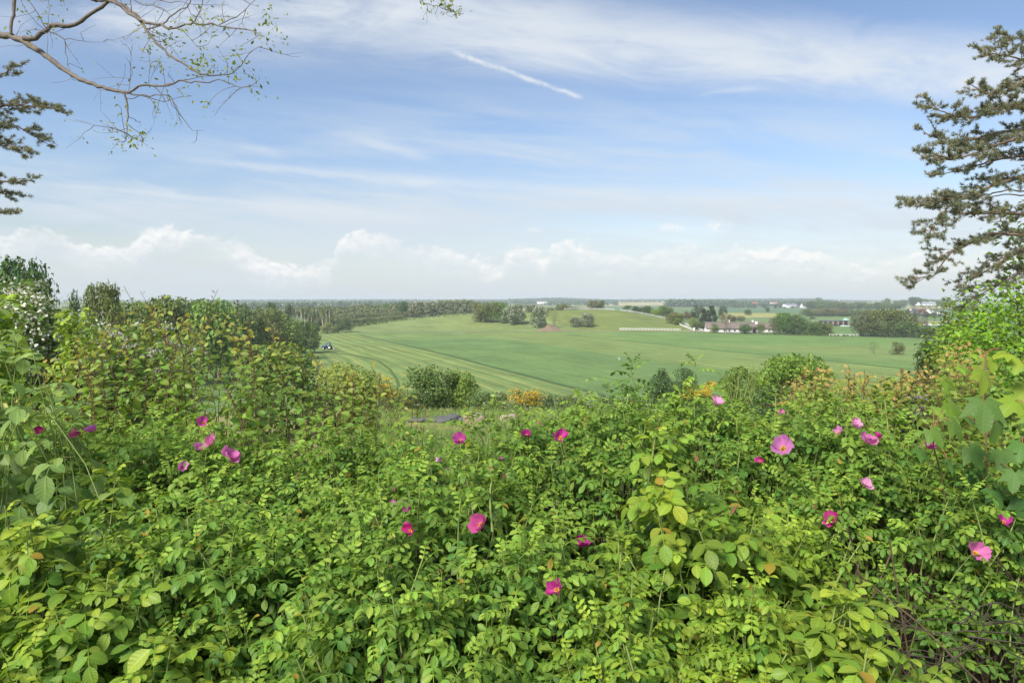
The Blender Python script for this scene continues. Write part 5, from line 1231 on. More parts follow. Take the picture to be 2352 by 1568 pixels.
def whips(name, label, cat, items, mat, stem, leaf=.055, tpl=LEAF_OVATE, gap=.032, side=5, seed=0, group=None, low=.25, young0=.55, stem_r=.0045, droop=.35, comp=0, sideL=.22, bend=.10, tipscale=.55):
    """upright canes: items = (base point, tip point). Alternate leaves, copper or pale at the tips."""
    rng = np.random.default_rng(seed); cl = Cloud(); T = Tubes(); b0 = np.mean([i[0] for i in items], 0); root = thing(name, label, cat, b0, 0, group); off = -np.array(root.location)
    def cane(p, r0, r1, t0, lf, depth):
        n = len(p); T.add(p + off, np.linspace(r0, r1, n), 4 if depth else 5)
        L = np.linalg.norm(np.diff(p, axis=0), axis=1).sum(); m = max(3, int(L * (1 - t0) / gap)); a = rng.uniform(0, 6.28); P_, D_, N_, S_, Y_ = [], [], [], [], []
        for k in range(m):
            t = t0 + (1 - t0) * (k + .5) / m; x = t * (n - 1); i = min(int(x), n - 2); f = x - i; q = p[i] * (1 - f) + p[i + 1] * f; ax = nrm(p[i + 1] - p[i]); a += 2.4 + rng.normal(0, .3)
            e1 = nrm(np.cross(ax, [.3, .9, .2])); e2 = np.cross(ax, e1); o = e1 * math.cos(a) + e2 * math.sin(a); tt = t if depth == 0 else .25 + .5 * t
            up = .15 + .9 * max(0, t - .75) * 3
            d = o + ax * up - np.array([0, 0, droop * (1 - max(0, t - .7) * 3)]); s = lf * (1 - (1 - tipscale) * max(0, t - .6) / .4) * rng.uniform(.75, 1.2)
            P_.append(q + o * r0 * .5 + nrm(d) * lf * .12); D_.append(d); N_.append(np.array([-.15, -.45, .9]) + o * .3 + rng.normal(0, .28, 3)); S_.append(s); Y_.append(np.clip((tt - young0) / (1 - young0), 0, 1) * rng.uniform(.6, 1.1) + rng.normal(0, .05))
        P_, D_, N_, S_, Y_ = map(np.array, (P_, D_, N_, S_, Y_)); Y_ = np.clip(Y_, 0, 1)
        if comp:
            for q, d, nn, s, y in zip(P_, D_, N_, S_, Y_): compound_leaf(rng, cl, q, d, np.array([0, 0, 1.0]), s * 1.5, 1, s, float(y), .7, tpl)
        else: cl.add(tpl, P_ + off, frames(D_, N_), S_, Y_, rng.random(len(P_)))
    for (a, c) in items:
        a, c = np.asarray(a, float), np.asarray(c, float); L = np.linalg.norm(c - a)
        p = curve_pts(a, c, (rng.normal(0, bend) * L, rng.normal(0, bend) * L, 0), 9, rng, .006 * L); cane(p, stem_r, stem_r * .35, low, leaf, 0)
        for _ in range(side):
            t = rng.uniform(low + .05, .78); x = t * 8; i = int(x); q = p[i]; ax = nrm(p[i + 1] - p[i]); d = nrm(ax * .6 + nrm(rng.normal(0, 1, 3)) * .8 + np.array([0, 0, .2])); l = sideL * rng.uniform(.5, 1.3) * (1.15 - t)
            cane(curve_pts(q, q + d * l, (0, 0, .02), 5, rng, .004), stem_r * .5, stem_r * .2, .1, leaf * .85, 1)
    if comp:
        V, Fc, Lf, Yg = cl.arrays(); part('foliage', mesh('foliage', V + off, [Fc], {'leaf': Lf, 'young': Yg}, mat), root)
    else: part('foliage', cl.mesh('foliage', mat), root)
    part('stem', T.mesh('stem', stem), root); return root
def canes(rng, us, vtip, Ys, spread=.12, floor=None):
    it = []
    for u, v, Y in zip(us, vtip, Ys):
        tip = P(u, v, Y); z = gz(tip[0], Y) if floor is None else floor; it.append((np.array([tip[0] + rng.normal(0, spread) , Y + rng.normal(0, spread) , z]), tip))
    return it
# red stemmed thicket on the left
rng = np.random.default_rng(21)
env = ([0, 60, 110, 200, 290, 330, 370, 430, 500, 560, 640, 700, 760, 820, 880, 940, 1000], [895, 850, 800, 765, 705, 694, 698, 710, 702, 724, 752, 775, 812, 825, 842, 872, 905])
def seg_thicket(u1, u2, n, lab, seed, Y1, Y2, drop):
    u = rng.uniform(u1, u2, n); Y = rng.uniform(Y1, Y2, n); v = np.interp(u, *env) + np.abs(rng.normal(0, drop, n)) + 4
    whips('plum_thicket', lab, 'shrub', canes(rng, u, v, Y, .15), M_PLUM, M_REDSTEM, .070, LEAF_OVATE, .027, 10, seed, 'red stemmed plum shrubs', .25, .88, .0036, .25, tipscale=.42)
seg_thicket(190, 430, 26, 'tallest red stemmed plum shrub with copper tips, under the feathery olive tree', 1, 3.3, 4.0, 45)
seg_thicket(430, 640, 24, 'red stemmed plum shrub standing before the dark wood', 2, 3.3, 4.0, 45)
seg_thicket(640, 950, 30, 'lower red stemmed plum shrub sloping down below the tractor to the grassy gap', 3, 3.4, 4.3, 40)
seg_thicket(40, 200, 16, 'red stemmed plum shrub among the raspberry leaves beside the hawthorn blossom', 4, 3.1, 3.8, 60)
u = rng.uniform(930, 1010, 5); whips('plum_sucker', 'few thin copper leaved suckers in front of the slate slabs', 'shrub', canes(rng, np.array([950, 962, 980, 1060, 1105]), np.array([915, 905, 925, 935, 930]), np.array([3.3, 3.5, 3.3, 3.3, 3.4]), .1), M_PLUM, M_REDSTEM, .05, LEAF_OVATE, .05, 1, 31, None, .5, .5)
whips('plum_sucker', 'few tallest plum shoots standing above the red stemmed thicket', 'shrub', canes(rng, np.array([285, 322, 372, 500, 545]), np.array([658, 668, 676, 666, 688]), np.array([3.5, 3.6, 3.5, 3.6, 3.6]), .08), M_PLUM, M_REDSTEM, .05, LEAF_OVATE, .05, 1, 32, None, .45, .8, .003, .25, tipscale=.45)
# copper tipped plums on the right
env2 = ([1740, 1800, 1830, 1870, 1940, 1990, 2030, 2100, 2160, 2200, 2250, 2352], [900, 880, 850, 842, 838, 848, 862, 838, 800, 778, 800, 840])
for (u1, u2, n, lab, s, Y1, Y2) in ((1790, 1960, 34, 'copper tipped plum shrub in front of the feathery green bushes', 5, 4.6, 5.4), (1950, 2120, 34, 'copper tipped plum shrub beside the lilac flowers', 6, 4.5, 5.3), (2110, 2290, 32, 'tallest copper tipped plum shrub against the bright green tree', 7, 4.2, 5.2)):
    u = rng.uniform(u1, u2, n); Y = rng.uniform(Y1, Y2, n); v = np.interp(u, *env2) + np.abs(rng.normal(0, 28, n))
    whips('copper_plum', lab, 'shrub', canes(rng, u, v, Y, .2), M_COPPER, M_REDSTEM, .062, LEAF_OVATE, .030, 10, s + 40, 'copper tipped plum shrubs', .35, .84, .0036, droop=.2, sideL=.3)
# raspberry canes
for (us, vs, Ys, lf, lab, s) in (([1340, 1352, 1330, 1365], [866, 885, 900, 905], [3.6, 3.6, 3.5, 3.6], .060, 'raspberry cane rising above the roses against the mown field', 1), ([1440, 1432, 1456, 1480, 1412], [860, 880, 885, 900, 905], [3.6, 3.7, 3.6, 3.5, 3.5], .060, 'raspberry cane with nodding top beside the dark bush', 2),
        ([1135, 1150, 1165, 1120, 1095, 1185], [912, 920, 930, 935, 945, 945], [3.2, 3.2, 3.3, 3.2, 3.2, 3.3], .055, 'raspberry cane in front of the grassy gap', 3), ([1890, 1930, 1960, 2000, 2040, 2080, 2110, 2060, 1990, 2140], [925, 915, 930, 920, 925, 925, 945, 950, 955, 940], [3.9] * 10, .062, 'pale raspberry canes between the rose dome and the copper tipped plums', 4),
        ([1270, 1380, 1400, 1300, 1500], [905, 905, 915, 920, 905], [3.7] * 5, .055, 'short raspberry canes at the back of the rose hedge', 6)):
    whips('raspberry_cane', lab, 'raspberry plant', canes(rng, us, vs, Ys, .08), M_RASP, M_GREENSTEM, lf, LEAF_BROAD, .075, 0, s + 60, 'raspberry canes', .45, .5, .0035, .5, 1)
u = rng.uniform(-60, 120, 16); v = np.interp(u, [-60, 0, 60, 120], [690, 700, 770, 860]) + rng.uniform(0, 110, 16)
whips('raspberry_cane', 'large leaved raspberry clump at the edge under the hawthorn blossom', 'raspberry plant', canes(rng, u, v, rng.uniform(2.3, 2.8, 16), .1), M_RASP, M_GREENSTEM, .085, LEAF_BROAD, .08, 1, 71, 'raspberry canes', .22, .6, .004, .5, 1)

# maple sapling
def maple():
    rng = np.random.default_rng(5); root = thing('maple_sapling', 'maple sapling with large lobed leaves and red leaf stalks beside the hedge', 'sapling', P(2262, 1560, 2.45)); off = -np.array(root.location); cl = Cloud(); T = Tubes(); S = Tubes()
    stem = polyline([P(2268, 1640, 2.5), P(2262, 1250, 2.5), P(2266, 1050, 2.48), P(2262, 900, 2.46), P(2264, 812, 2.46)], .1); S.add(stem + off, np.linspace(.006, .0025, len(stem)), 6)
    stem2 = polyline([P(2150, 1500, 2.6), P(2170, 1120, 2.6), P(2140, 1010, 2.55), P(2145, 985, 2.5)], .1); S.add(stem2 + off, np.linspace(.005, .002, len(stem2)), 6)
    stem3 = polyline([P(2390, 1500, 2.45), P(2370, 1150, 2.45), P(2350, 1000, 2.45), P(2380, 880, 2.45)], .1); S.add(stem3 + off, np.linspace(.005, .002, len(stem3)), 6)
    al = np.concatenate([stem, stem2, stem3])
    LV = [(2262, 945, 2.22, .150, .05, 2.9), (2262, 868, 2.35, .125, .75, 3.1), (2305, 812, 2.5, .085, .95, 1.6), (2340, 838, 2.5, .085, .95, 2.4), (2195, 940, 2.5, .115, .55, 3.9), (2320, 930, 2.5, .13, .75, 2.2), (2150, 1000, 2.45, .10, .1, 3.7), (2200, 985, 2.4, .11, .2, 3.9),  # topmost leaves: their backlit lime-yellow is put into the tint as high yg
          (2240, 1045, 2.4, .11, .0, 3.4), (2300, 1050, 2.4, .11, .0, 2.7), (2190, 1070, 2.35, .10, .05, 3.6), (2330, 1100, 2.3, .10, .0, 2.7), (2345, 1030, 2.4, .11, .05, 2.5), (2250, 1100, 2.5, .10, .0, 3.1), (2120, 1040, 2.5, .09, .1, 4.2), (2180, 880, 2.6, .08, .5, 4.0), (2215, 845, 2.55, .07, .6, 4.4),
          (2290, 985, 2.5, .12, .1, 2.8), (2230, 960, 2.55, .12, .3, 4.2), (2350, 900, 2.55, .12, .6, 2.4), (2290, 1140, 2.4, .10, 0, 3), (2345, 1165, 2.35, .09, 0, 2.9), (2215, 1125, 2.5, .09, 0, 3.7), (2380, 970, 2.4, .12, .3, 2.3), (2160, 940, 2.6, .10, .5, 4.3), (2275, 835, 2.5, .075, .85, 3.3), (2240, 815, 2.48, .05, .9, 4.6), (2380, 1080, 2.4, .11, .05, 2.6)]
    for (u, v, Y, s, yg, a) in LV:
        p = P(u, v, Y); d = np.array([math.sin(a) * .9 * -1, -.45, math.cos(a)]); d[0] = -math.sin(a) if False else math.sin(PI - a) * -1.0; d[2] = -abs(math.cos(a)) * .8
        d[0] = math.sin(a - PI) ; d = d + rng.normal(0, .15, 3); n = np.array([d[0] * .3 + rng.normal(0, .3), -.50 + rng.normal(0, .25), .78]); base = p - nrm(d) * s * .25
        cl.add(LEAF_MAPLE, (base + off)[None], frames(d[None], n[None]), np.array([s * .68]), yg, np.array([rng.random()]))
        near = al[np.argmin(np.linalg.norm(al - base, axis=1) + np.maximum(0, al[:, 2] - base[2]) * 2)]; T.add(curve_pts(near, base, (0, 0, .02), 6) + off, np.linspace(.002, .0014, 6), 4)
    part('leaves', cl.mesh('leaves', M_MAPLE), root); nq = sum(len(q) for q in S.Q); [S.raw(v, q - q.min()) for v, q in zip(T.V, T.Q)]; me = S.mesh('stem', plain_mat('young_maple_bark', (.17, .13, .06), .7, .2)); me.materials.append(M_PETIOLE); mi = np.zeros(len(me.polygons), np.int32); mi[nq:] = 1; me.polygons.foreach_set('material_index', mi); part('stem', me, root)
maple()

def near_tree(name, label, cat, u, vtop, w, Y, color, leaf, n, shape=SH_ROUND, nl=26, low=.15, tpl=LEAF_SMALL, blossom=0, bsize=.08, depth=None, seed=0, r=.05, stems=1, group=None, rad=(.14, .26), inner=.2, droop=.2, bmat=None, bark=None, young=.0, blabel='blossom', base=None, cluster=0, bmin=0.0):
    rng = np.random.default_rng(900 + seed); x = (u - CU) * Y / F; z0 = gz(x, Y) if base is None else base; H = -(vtop - CV) * Y / F - z0; W = w * Y / F; D = W if depth is None else depth; S = np.array([W, D, H])
    C, Rr = lobes_in(rng, nl, shape, rad, low); root = thing(name, label, cat, (x, Y, z0), 0, group)
    k = rng.choice(len(C), n, p=Rr ** 2 / (Rr ** 2).sum()); dv = nrm(rng.normal(0, 1, (n, 3)) + np.array([0, -.2, .15])); rho = np.where(rng.random(n) < inner, rng.uniform(.4, .85, n), rng.uniform(.8, 1.1, n) + rng.normal(0, .06, n))
    pos = (C[k] + dv * (Rr[k] * rho)[:, None])
    if cluster:   # leaves sit in sprays round twig ends
        m = max(8, n // cluster); cid = rng.integers(0, m, n); jit = rng.normal(0, 1, (n, 3)) * leaf * 1.15; pos = pos[:m][cid]; P0 = pos * S + jit; dv = dv[:m][cid]
    else: P0 = pos * S
    nn = nrm(dv + rng.normal(0, .5, (n, 3)) + np.array([0, 0, .45])); d = nrm(np.cross(nn, rng.normal(0, 1, (n, 3)))) + dv * .3; d[:, 2] -= droop
    lob = rng.random(len(C)); cl = Cloud(); cl.add(tpl, P0, frames(d, nn), leaf * rng.uniform(.65, 1.3, n), np.clip(lob[k] * .5 + rng.normal(.1, .2, n) + young, 0, 1), rng.random(n))
    part('crown', cl.mesh('crown', M_NEAR), root, color=tuple(1.55 * q for q in color))
    if blossom:
        mcl = max(6, blossom // 9); kk = rng.choice(len(C), mcl, p=Rr ** 2 / (Rr ** 2).sum()); dd = nrm(rng.normal(0, 1, (mcl, 3)) + np.array([0, -.4, .5])); cp = (C[kk] + dd * (Rr[kk] * rng.uniform(.98, 1.1, mcl))[:, None]); ok = cp[:, 2] > bmin; cp, dd = cp[ok], dd[ok]; mcl = len(cp)
        c = rng.integers(0, mcl, blossom); q = cp[c] * S + rng.normal(0, 1, (blossom, 3)) * bsize * .8 * np.array([1.3, 1.3, .6]); b2 = nrm(dd[c] + rng.normal(0, .4, (blossom, 3)))
        B = Cloud(); B.add(LEAF_CLUMP, q, frames(nrm(np.cross(b2, rng.normal(0, 1, (blossom, 3)))), b2), bsize * .6 * rng.uniform(.6, 1.3, blossom), rng.random(blossom), rng.random(blossom)); part('blossom', B.mesh('blossom', bmat or M_BLOSSOM), root)
    T = Tubes()
    for s in range(stems):
        b = np.array([rng.normal(0, .1) * W if stems > 1 else 0, rng.normal(0, .05) * W if stems > 1 else 0, -.1]); t = np.array([b[0] * 2, b[1] * 2, H * .72]); p = curve_pts(b, t, (rng.normal(0, .03) * W, 0, 0), 8); T.add(p, np.linspace(r, r * .3, 8), 6)
        for c in rng.permutation(len(C))[:max(5, 16 // stems)]:
            e = C[c] * S; i = int(np.clip(e[2] / (H * .72) * 4.5, 1, 6)); q = curve_pts(p[i], e, (0, 0, .06 * H), 6, rng, .01 * H); T.add(q, np.linspace(r * .4, r * .1, 6), 4)
            for _ in range(4): f = q[rng.integers(2, 6)]; T.add(curve_pts(f, f + nrm(rng.normal(0, 1, 3)) * Rr[c] * W * .9, (0, 0, .02), 4), np.linspace(r * .13, r * .05, 4), 3)
    part('trunk', T.mesh('trunk', bark or M_BARK), root); return root
N_OLIVE, N_MID, N_DARK, N_LIME = (.10, .14, .03), (.06, .12, .028), (.035, .07, .022), (.15, .25, .022)
near_tree('hawthorn', 'tall near hawthorn thick with white blossom beside the dark oak', 'tree', 20, 640, 250, 11, (.09, .15, .035), .075, 6500, SH_ROUND, 30, .1, LEAF_CLUMP, 5200, .085, seed=1, r=.07, bmin=.35)
near_tree('hawthorn', 'lower hawthorn with white blossom under the feathery olive tree', 'tree', 135, 688, 150, 11.5, (.085, .15, .03), .075, 3600, SH_ROUND, 24, .1, LEAF_CLUMP, 3200, .08, seed=2, r=.05, bmin=.4)
near_tree('hawthorn', 'broad low hawthorn with white blossom behind the red stemmed plum shrubs', 'tree', 300, 742, 330, 13, (.095, .16, .03), .08, 6000, SH_DOME, 30, .1, LEAF_CLUMP, 1700, .08, seed=3, r=.05, stems=3, bmin=.55)
near_tree('sycamore', 'yellow green young sycamore in front of the hawthorn blossom', 'tree', -20, 668, 110, 7.5, (.14, .22, .025), .09, 800, SH_ROUND, 22, .2, LEAF_MAPLE, seed=4, r=.03, cluster=3)
near_tree('bush', 'yellow green bush between the hawthorn and the red stemmed plum shrubs', 'bush', 175, 705, 130, 10, (.15, .22, .03), .085, 2200, SH_ROUND, 22, .1, LEAF_SMALL, seed=5, r=.03, stems=3)
near_tree('bush', 'green bush filling the slope behind the lower plum shrub', 'bush', 640, 790, 260, 17, (.08, .13, .03), .10, 4200, SH_DOME, 26, .08, LEAF_CLUMP, seed=6, stems=3)
near_tree('bush', 'sunny green bush behind the plum shrub next to the tractor', 'bush', 790, 835, 190, 20, (.12, .17, .035), .10, 3200, SH_DOME, 24, .08, LEAF_CLUMP, seed=7, stems=3)
near_tree('maple', 'bright green tree glowing beside the pine above the maple sapling', 'tree', 2355, 640, 350, 7.5, (.105, .20, .016), .056, 17000, SH_ROUND, 36, .12, LEAF_SMALL, seed=8, r=.05, cluster=5, rad=(.15, .26))
near_tree('maple', 'yellow green tree standing behind the lower pine boughs', 'tree', 2410, 470, 300, 13, (.075, .125, .02), .12, 3600, SH_ROUND, 32, .25, LEAF_SMALL, seed=9, r=.08, cluster=6, rad=(.12, .22))
near_tree('bush', 'loose olive bush between the pine and the hay field', 'bush', 2205, 668, 120, 12, (.11, .16, .03), .09, 2600, SH_ROUND, 24, .1, LEAF_SMALL, seed=10, r=.03, stems=2, cluster=6)
near_tree('bush', 'fresh green bush under the bright tree at the field edge', 'bush', 2215, 735, 130, 9, (.11, .19, .025), .07, 2800, SH_ROUND, 24, .1, LEAF_SMALL, seed=11, r=.03, stems=2)
near_tree('bush', 'dark pointed bush standing out against the hay field by the copper tips', 'bush', 2135, 778, 130, 14, (.05, .085, .024), .09, 3000, SH_TALL, 26, .1, LEAF_SMALL, seed=12, r=.03, stems=4, rad=(.08, .16))
near_tree('lilac', 'lilac bush with purple flower heads behind the copper tipped plums', 'bush', 2098, 838, 84, 5.0, (.06, .11, .03), .05, 1500, SH_DOME, 18, .1, LEAF_SMALL, 420, .035, seed=13, r=.02, stems=3, bmat=leaf_mat('lilac_flower', (.22, .15, .36), (.34, .24, .5), .2, .6, .2, vein=0, var=.4, hue=.02), bmin=.6)
near_tree('bush', 'tall green bush before the mown field, next to the grassy gap', 'bush', 992, 842, 150, 48, (.055, .095, .024), .20, 4200, SH_ROUND, 34, .06, LEAF_SMALL, seed=14, r=.06, stems=4, rad=(.10, .2))
near_tree('bush', 'yellow green bush leaning on the tall green bush before the mown field', 'bush', 1063, 848, 90, 49, (.10, .16, .03), .18, 3000, SH_ROUND, 26, .06, LEAF_SMALL, seed=15, r=.05, stems=3, rad=(.10, .2))
near_tree('bush', 'dark fine leaved bush against the mown field beside the broom', 'bush', 1547, 846, 135, 45, (.042, .078, .026), .15, 6500, SH_ROUND, 44, .06, LEAF_SMALL, seed=16, r=.05, stems=4, rad=(.10, .19))
near_tree('broom', 'yellow flowering broom alone in the low bramble row', 'broom', 1207, 892, 92, 44, (.06, .09, .03), .12, 1500, SH_DOME, 24, .06, LEAF_SMALL, 800, .15, seed=17, r=.03, stems=4, bmat=M_GORSE, bmin=.45, rad=(.12, .2))
near_tree('broom', 'wide yellow flowering broom beside the dark fine leaved bush', 'broom', 1612, 880, 120, 40, (.06, .095, .03), .12, 2200, SH_DOME, 26, .06, LEAF_SMALL, 1000, .15, seed=18, r=.03, stems=4, bmat=M_GORSE, bmin=.5, rad=(.12, .2))
near_tree('broom', 'small yellow broom peeping behind the copper leaved suckers', 'broom', 884, 862, 56, 38, (.07, .10, .03), .12, 900, SH_DOME, 18, .06, LEAF_SMALL, 500, .13, seed=19, r=.03, stems=3, bmat=M_GORSE, bmin=.5)
TP_NARROW = leaf_tpl(.28, 2, .3, .2, .8)
near_tree('bush', 'feathery light green bush with upright sprays before the hay field', 'bush', 1835, 812, 210, 26, (.10, .17, .028), .13, 7500, SH_DOME, 34, .06, LEAF_SMALL, seed=20, r=.04, stems=6, rad=(.08, .16), droop=-.8, inner=.1)
near_tree('bush', 'lower feathery bush beside the broom with rounded top', 'bush', 1715, 846, 160, 29, (.085, .14, .028), .13, 6000, SH_DOME, 30, .06, LEAF_SMALL, seed=21, r=.04, stems=6, rad=(.09, .18), droop=-.6, inner=.1)
near_tree('bush', 'dark low bush under the feathery bushes', 'bush', 1790, 888, 190, 20, (.05, .09, .026), .09, 4200, SH_DOME, 26, .06, LEAF_SMALL, seed=22, stems=4, rad=(.1, .2))
for i, (u, v, w, Y, c) in enumerate(((955, 892, 90, 46, (.05, .09, .026)), (1110, 898, 80, 46.5, (.06, .10, .03)), (1150, 902, 80, 46, (.075, .105, .03)), (1265, 905, 80, 46.5, (.05, .08, .03)), (1320, 908, 80, 47, (.07, .10, .035)), (1385, 912, 90, 46, (.055, .085, .028)), (1450, 905, 80, 46.5, (.06, .09, .03)), (1500, 908, 80, 46, (.05, .08, .026)), (900, 890, 70, 46, (.08, .12, .03)))):
    near_tree('bramble', 'low bramble bush in the row along the lower edge of the mown field', 'bush', u, v, w, Y, c, .14, 1500, SH_DOME, 18, .06, LEAF_SMALL, 60, .1, seed=30 + i, r=.02, stems=3, group='bramble row below the field', bmin=.4)
for i, (u, v, w, Y, c, lab) in enumerate(((1560, 905, 150, 14, (.075, .13, .028), 'rounded green bush behind the rose hedge under the dark fine leaved bush'), (1690, 915, 150, 11, (.09, .15, .03), 'leafy green bush behind the roses under the wide broom'), (2270, 800, 230, 6.5, (.09, .16, .028), 'shady green bush at the foot of the bright green tree'), (1850, 900, 170, 8, (.10, .16, .03), 'green bush behind the pale raspberry canes'), (1905, 868, 200, 5.6, (.125, .19, .03), 'lime green bush filling in behind the copper tips by the feathery bushes'), (2060, 868, 210, 5.5, (.125, .19, .03), 'lime green bush filling in behind the copper tips by the lilac'), (2200, 832, 180, 5.4, (.12, .20, .03), 'lime green bush between the copper tips and the maple sapling'))):
    near_tree('bush', lab, 'bush', u, v, w, Y, c, .06, 3600, SH_DOME, 26, .06, LEAF_SMALL, seed=50 + i, r=.02, stems=4)

# upright sprays of the feathery bush
rng = np.random.default_rng(33); u = rng.uniform(1660, 1930, 60); v = np.interp(u, [1650, 1700, 1760, 1830, 1900, 1940], [868, 838, 822, 804, 822, 850]) + rng.uniform(-4, 26, 60)
it = [(P(a, b + 75, Y_) , P(a + rng.normal(0, 10), b, Y_)) for a, b, Y_ in zip(u, v, rng.uniform(25, 28, 60))]
whips('bush', 'spiky green shoots growing through the feathery bushes', 'bush', it, leaf_mat('spray_leaves', (.11, .155, .03), (.15, .20, .04), .3, .5, .3, vein=0), M_GREENSTEM, .10, TP_NARROW, .06, 2, 81, None, .05, .7, .012, -.7, sideL=.4)

# long grass on the slope and in the gap
def grass():
    rng = np.random.default_rng(3); n = 60000; Y = 1 / rng.uniform(1 / 46, 1 / 9, n) ** 1.0; u = rng.uniform(820, 1620, n); x = (u - CU) * Y / F; pos = np.stack([x, Y, ground_z(x, Y) - .02], 1)
    front = (u > 925) & (u < 1115) & (Y < 28.2) & (Y > 18)
    d = nrm(np.stack([rng.normal(0, .35, n), rng.normal(0, .35, n), np.ones(n)], 1)); cl = Cloud(); pt = .5 + .5 * np.sin(x * .9) * np.cos(Y * .7 + x * .3)
    cl.add(leaf_tpl(.045, 3, .1, .45, .6, .3), pos, frames(d, rng.normal(0, 1, (n, 3))), rng.uniform(.22, .6, n) * (.6 + .5 * pt) * np.where(front, .28, np.where(Y < 27, .55, 1)), np.clip(pt + rng.normal(0, .25, n), 0, 1), rng.random(n))
    o = bpy.data.objects.new('grass', cl.mesh('grass', leaf_mat('grass_blades', (.135, .225, .055), (.23, .31, .095), .4, .6, .2, vein=0))); link(o); o['kind'] = 'stuff'; o['label'] = 'long pale meadow grass on the slope behind the hedge'
grass()

# ------------------------------------------------------------------ pines
TUFT = None
def tuft(seed, n=24):
    rng = np.random.default_rng(seed); V = []; T = []; A = []
    for k in range(n):
        a = rng.uniform(0, 6.28); e = rng.uniform(.25, 1.15); d = np.array([math.cos(a) * math.sin(e), math.cos(e), math.sin(a) * math.sin(e)]); s = nrm(np.cross(d, rng.normal(0, 1, 3))) * .036; b = np.array([0, rng.uniform(-.5, .25), 0]); i = len(V)
        V += [b - s, b + s, b + d * .55 + s, b + d * .55 - s, b + d]; A += [(-1, 0), (1, 0), (1, .5), (-1, .5), (0, 1)]; T += [(i, i + 1, i + 2), (i, i + 2, i + 3), (i + 3, i + 2, i + 4)]
    return np.array(V), np.array(T), np.array(A, float)
TUFTS = [tuft(i) for i in range(5)]
def pine(name, label, trunk, limbs, Y0, seed, tsize=.055, gap=.24, dens=1.0, twigL=(.25, .55)):
    rng = np.random.default_rng(seed); root = thing(name, label, 'tree', trunk[0]); off = -np.array(root.location); T = Tubes(); cl = Cloud(); tp = polyline(trunk, .4); T.add(tp + off, np.linspace(.20, .05, len(tp)), 9)
    tuP, tuD = [], []
    for (pts, Ytip, r0, f0) in limbs:
        m = len(pts); start = np.array(pts[0], float); n_ = np.linspace(0, 1, m)
        w = np.array([P(u, v, Y0 + (Ytip - Y0) * t) for (u, v), t in zip(pts, n_)])
        # join to the trunk
        k = np.argmin(np.abs(tp[:, 2] - (w[0][2] - .15))); w = np.concatenate([tp[k][None], w]); w = polyline(w, .08); w[1:-1] += rng.normal(0, .006, (len(w) - 2, 3)); L = len(w); T.add(w + off, np.linspace(r0, .006, L), 5)
        def twig(p, d, l, depth, tuf):
            e = p + d * l; q = curve_pts(p, e, (rng.normal(0, .03), rng.normal(0, .03), .03 * l), 5, rng, .006); T.add(q + off, np.linspace(.006 if depth == 0 else .0035, .002, 5), 3)
            for s in np.arange(.30 if depth == 0 else .12, 1.01, .032 / l):
                if rng.random() < tuf * (.4 + .6 * s):
                    x = s * 4; i = min(int(x), 3); g = q[i] * (1 - (x - i)) + q[i + 1] * (x - i); tuP.append(g + rng.normal(0, .012, 3)); tuD.append(nrm(d + rng.normal(0, .45, 3) + np.array([0, 0, .35])))
            if depth == 0:
                for _ in range(int(3 + l * 5)):
                    s = rng.uniform(.25, .95); x = s * 4; i = min(int(x), 3); g = q[i]; twig(g, nrm(d + rng.normal(0, .6, 3) + np.array([0, 0, .12])) * np.array([1, 1, .6]), l * rng.uniform(.25, .5), 1, tuf)
        cum = np.linspace(0, 1, L)
        for t in np.arange(f0, 1.0, gap / max(.5, np.linalg.norm(w[-1] - w[0])) / dens):
            i = min(int(t * (L - 1)), L - 2); ax = nrm(w[i + 1] - w[i])
            for sg in (-1, 1):
                d = nrm(ax * .7 + np.cross(ax, [0, 0, 1]) * sg * rng.uniform(.4, 1.1) + np.array([0, 0, rng.normal(.10, .22)])); twig(w[i], d, rng.uniform(*twigL) * (1.15 - .5 * t), 0, .95)
            d = nrm(ax * .5 + np.array([0, rng.normal(0, .4), rng.choice([-.35, .4])])); twig(w[i], d, rng.uniform(*twigL) * .6, 0, .95)
        twig(w[-1], nrm(w[-1] - w[-2]), .22, 0, 1)
    P_, D_ = np.array(tuP), np.array(tuD); n = len(P_); k = rng.integers(0, 5, n)
    for j in range(5): s = k == j; cl.add(TUFTS[j], P_[s] + off, frames(D_[s], rng.normal(0, 1, (s.sum(), 3))), tsize * rng.uniform(.75, 1.2, s.sum()), np.clip(rng.normal(.22, .32, s.sum()), 0, 1), rng.random(s.sum()))
    part('needles', cl.mesh('needles', M_NEEDLE), root); part('trunk', T.mesh('trunk', M_PINEBARK), root); print(name, 'tufts', n); return root
zx = lambda L: [(1940 + x * .469, 29 + y * .469) for x, y in L]
def ext(L, du=150, dv=8): return [(L[0][0] + du, L[0][1] + dv)] + L[:-1] + [(L[-1][0] + 24, L[-1][1] - 2)]
Yp = 10.5
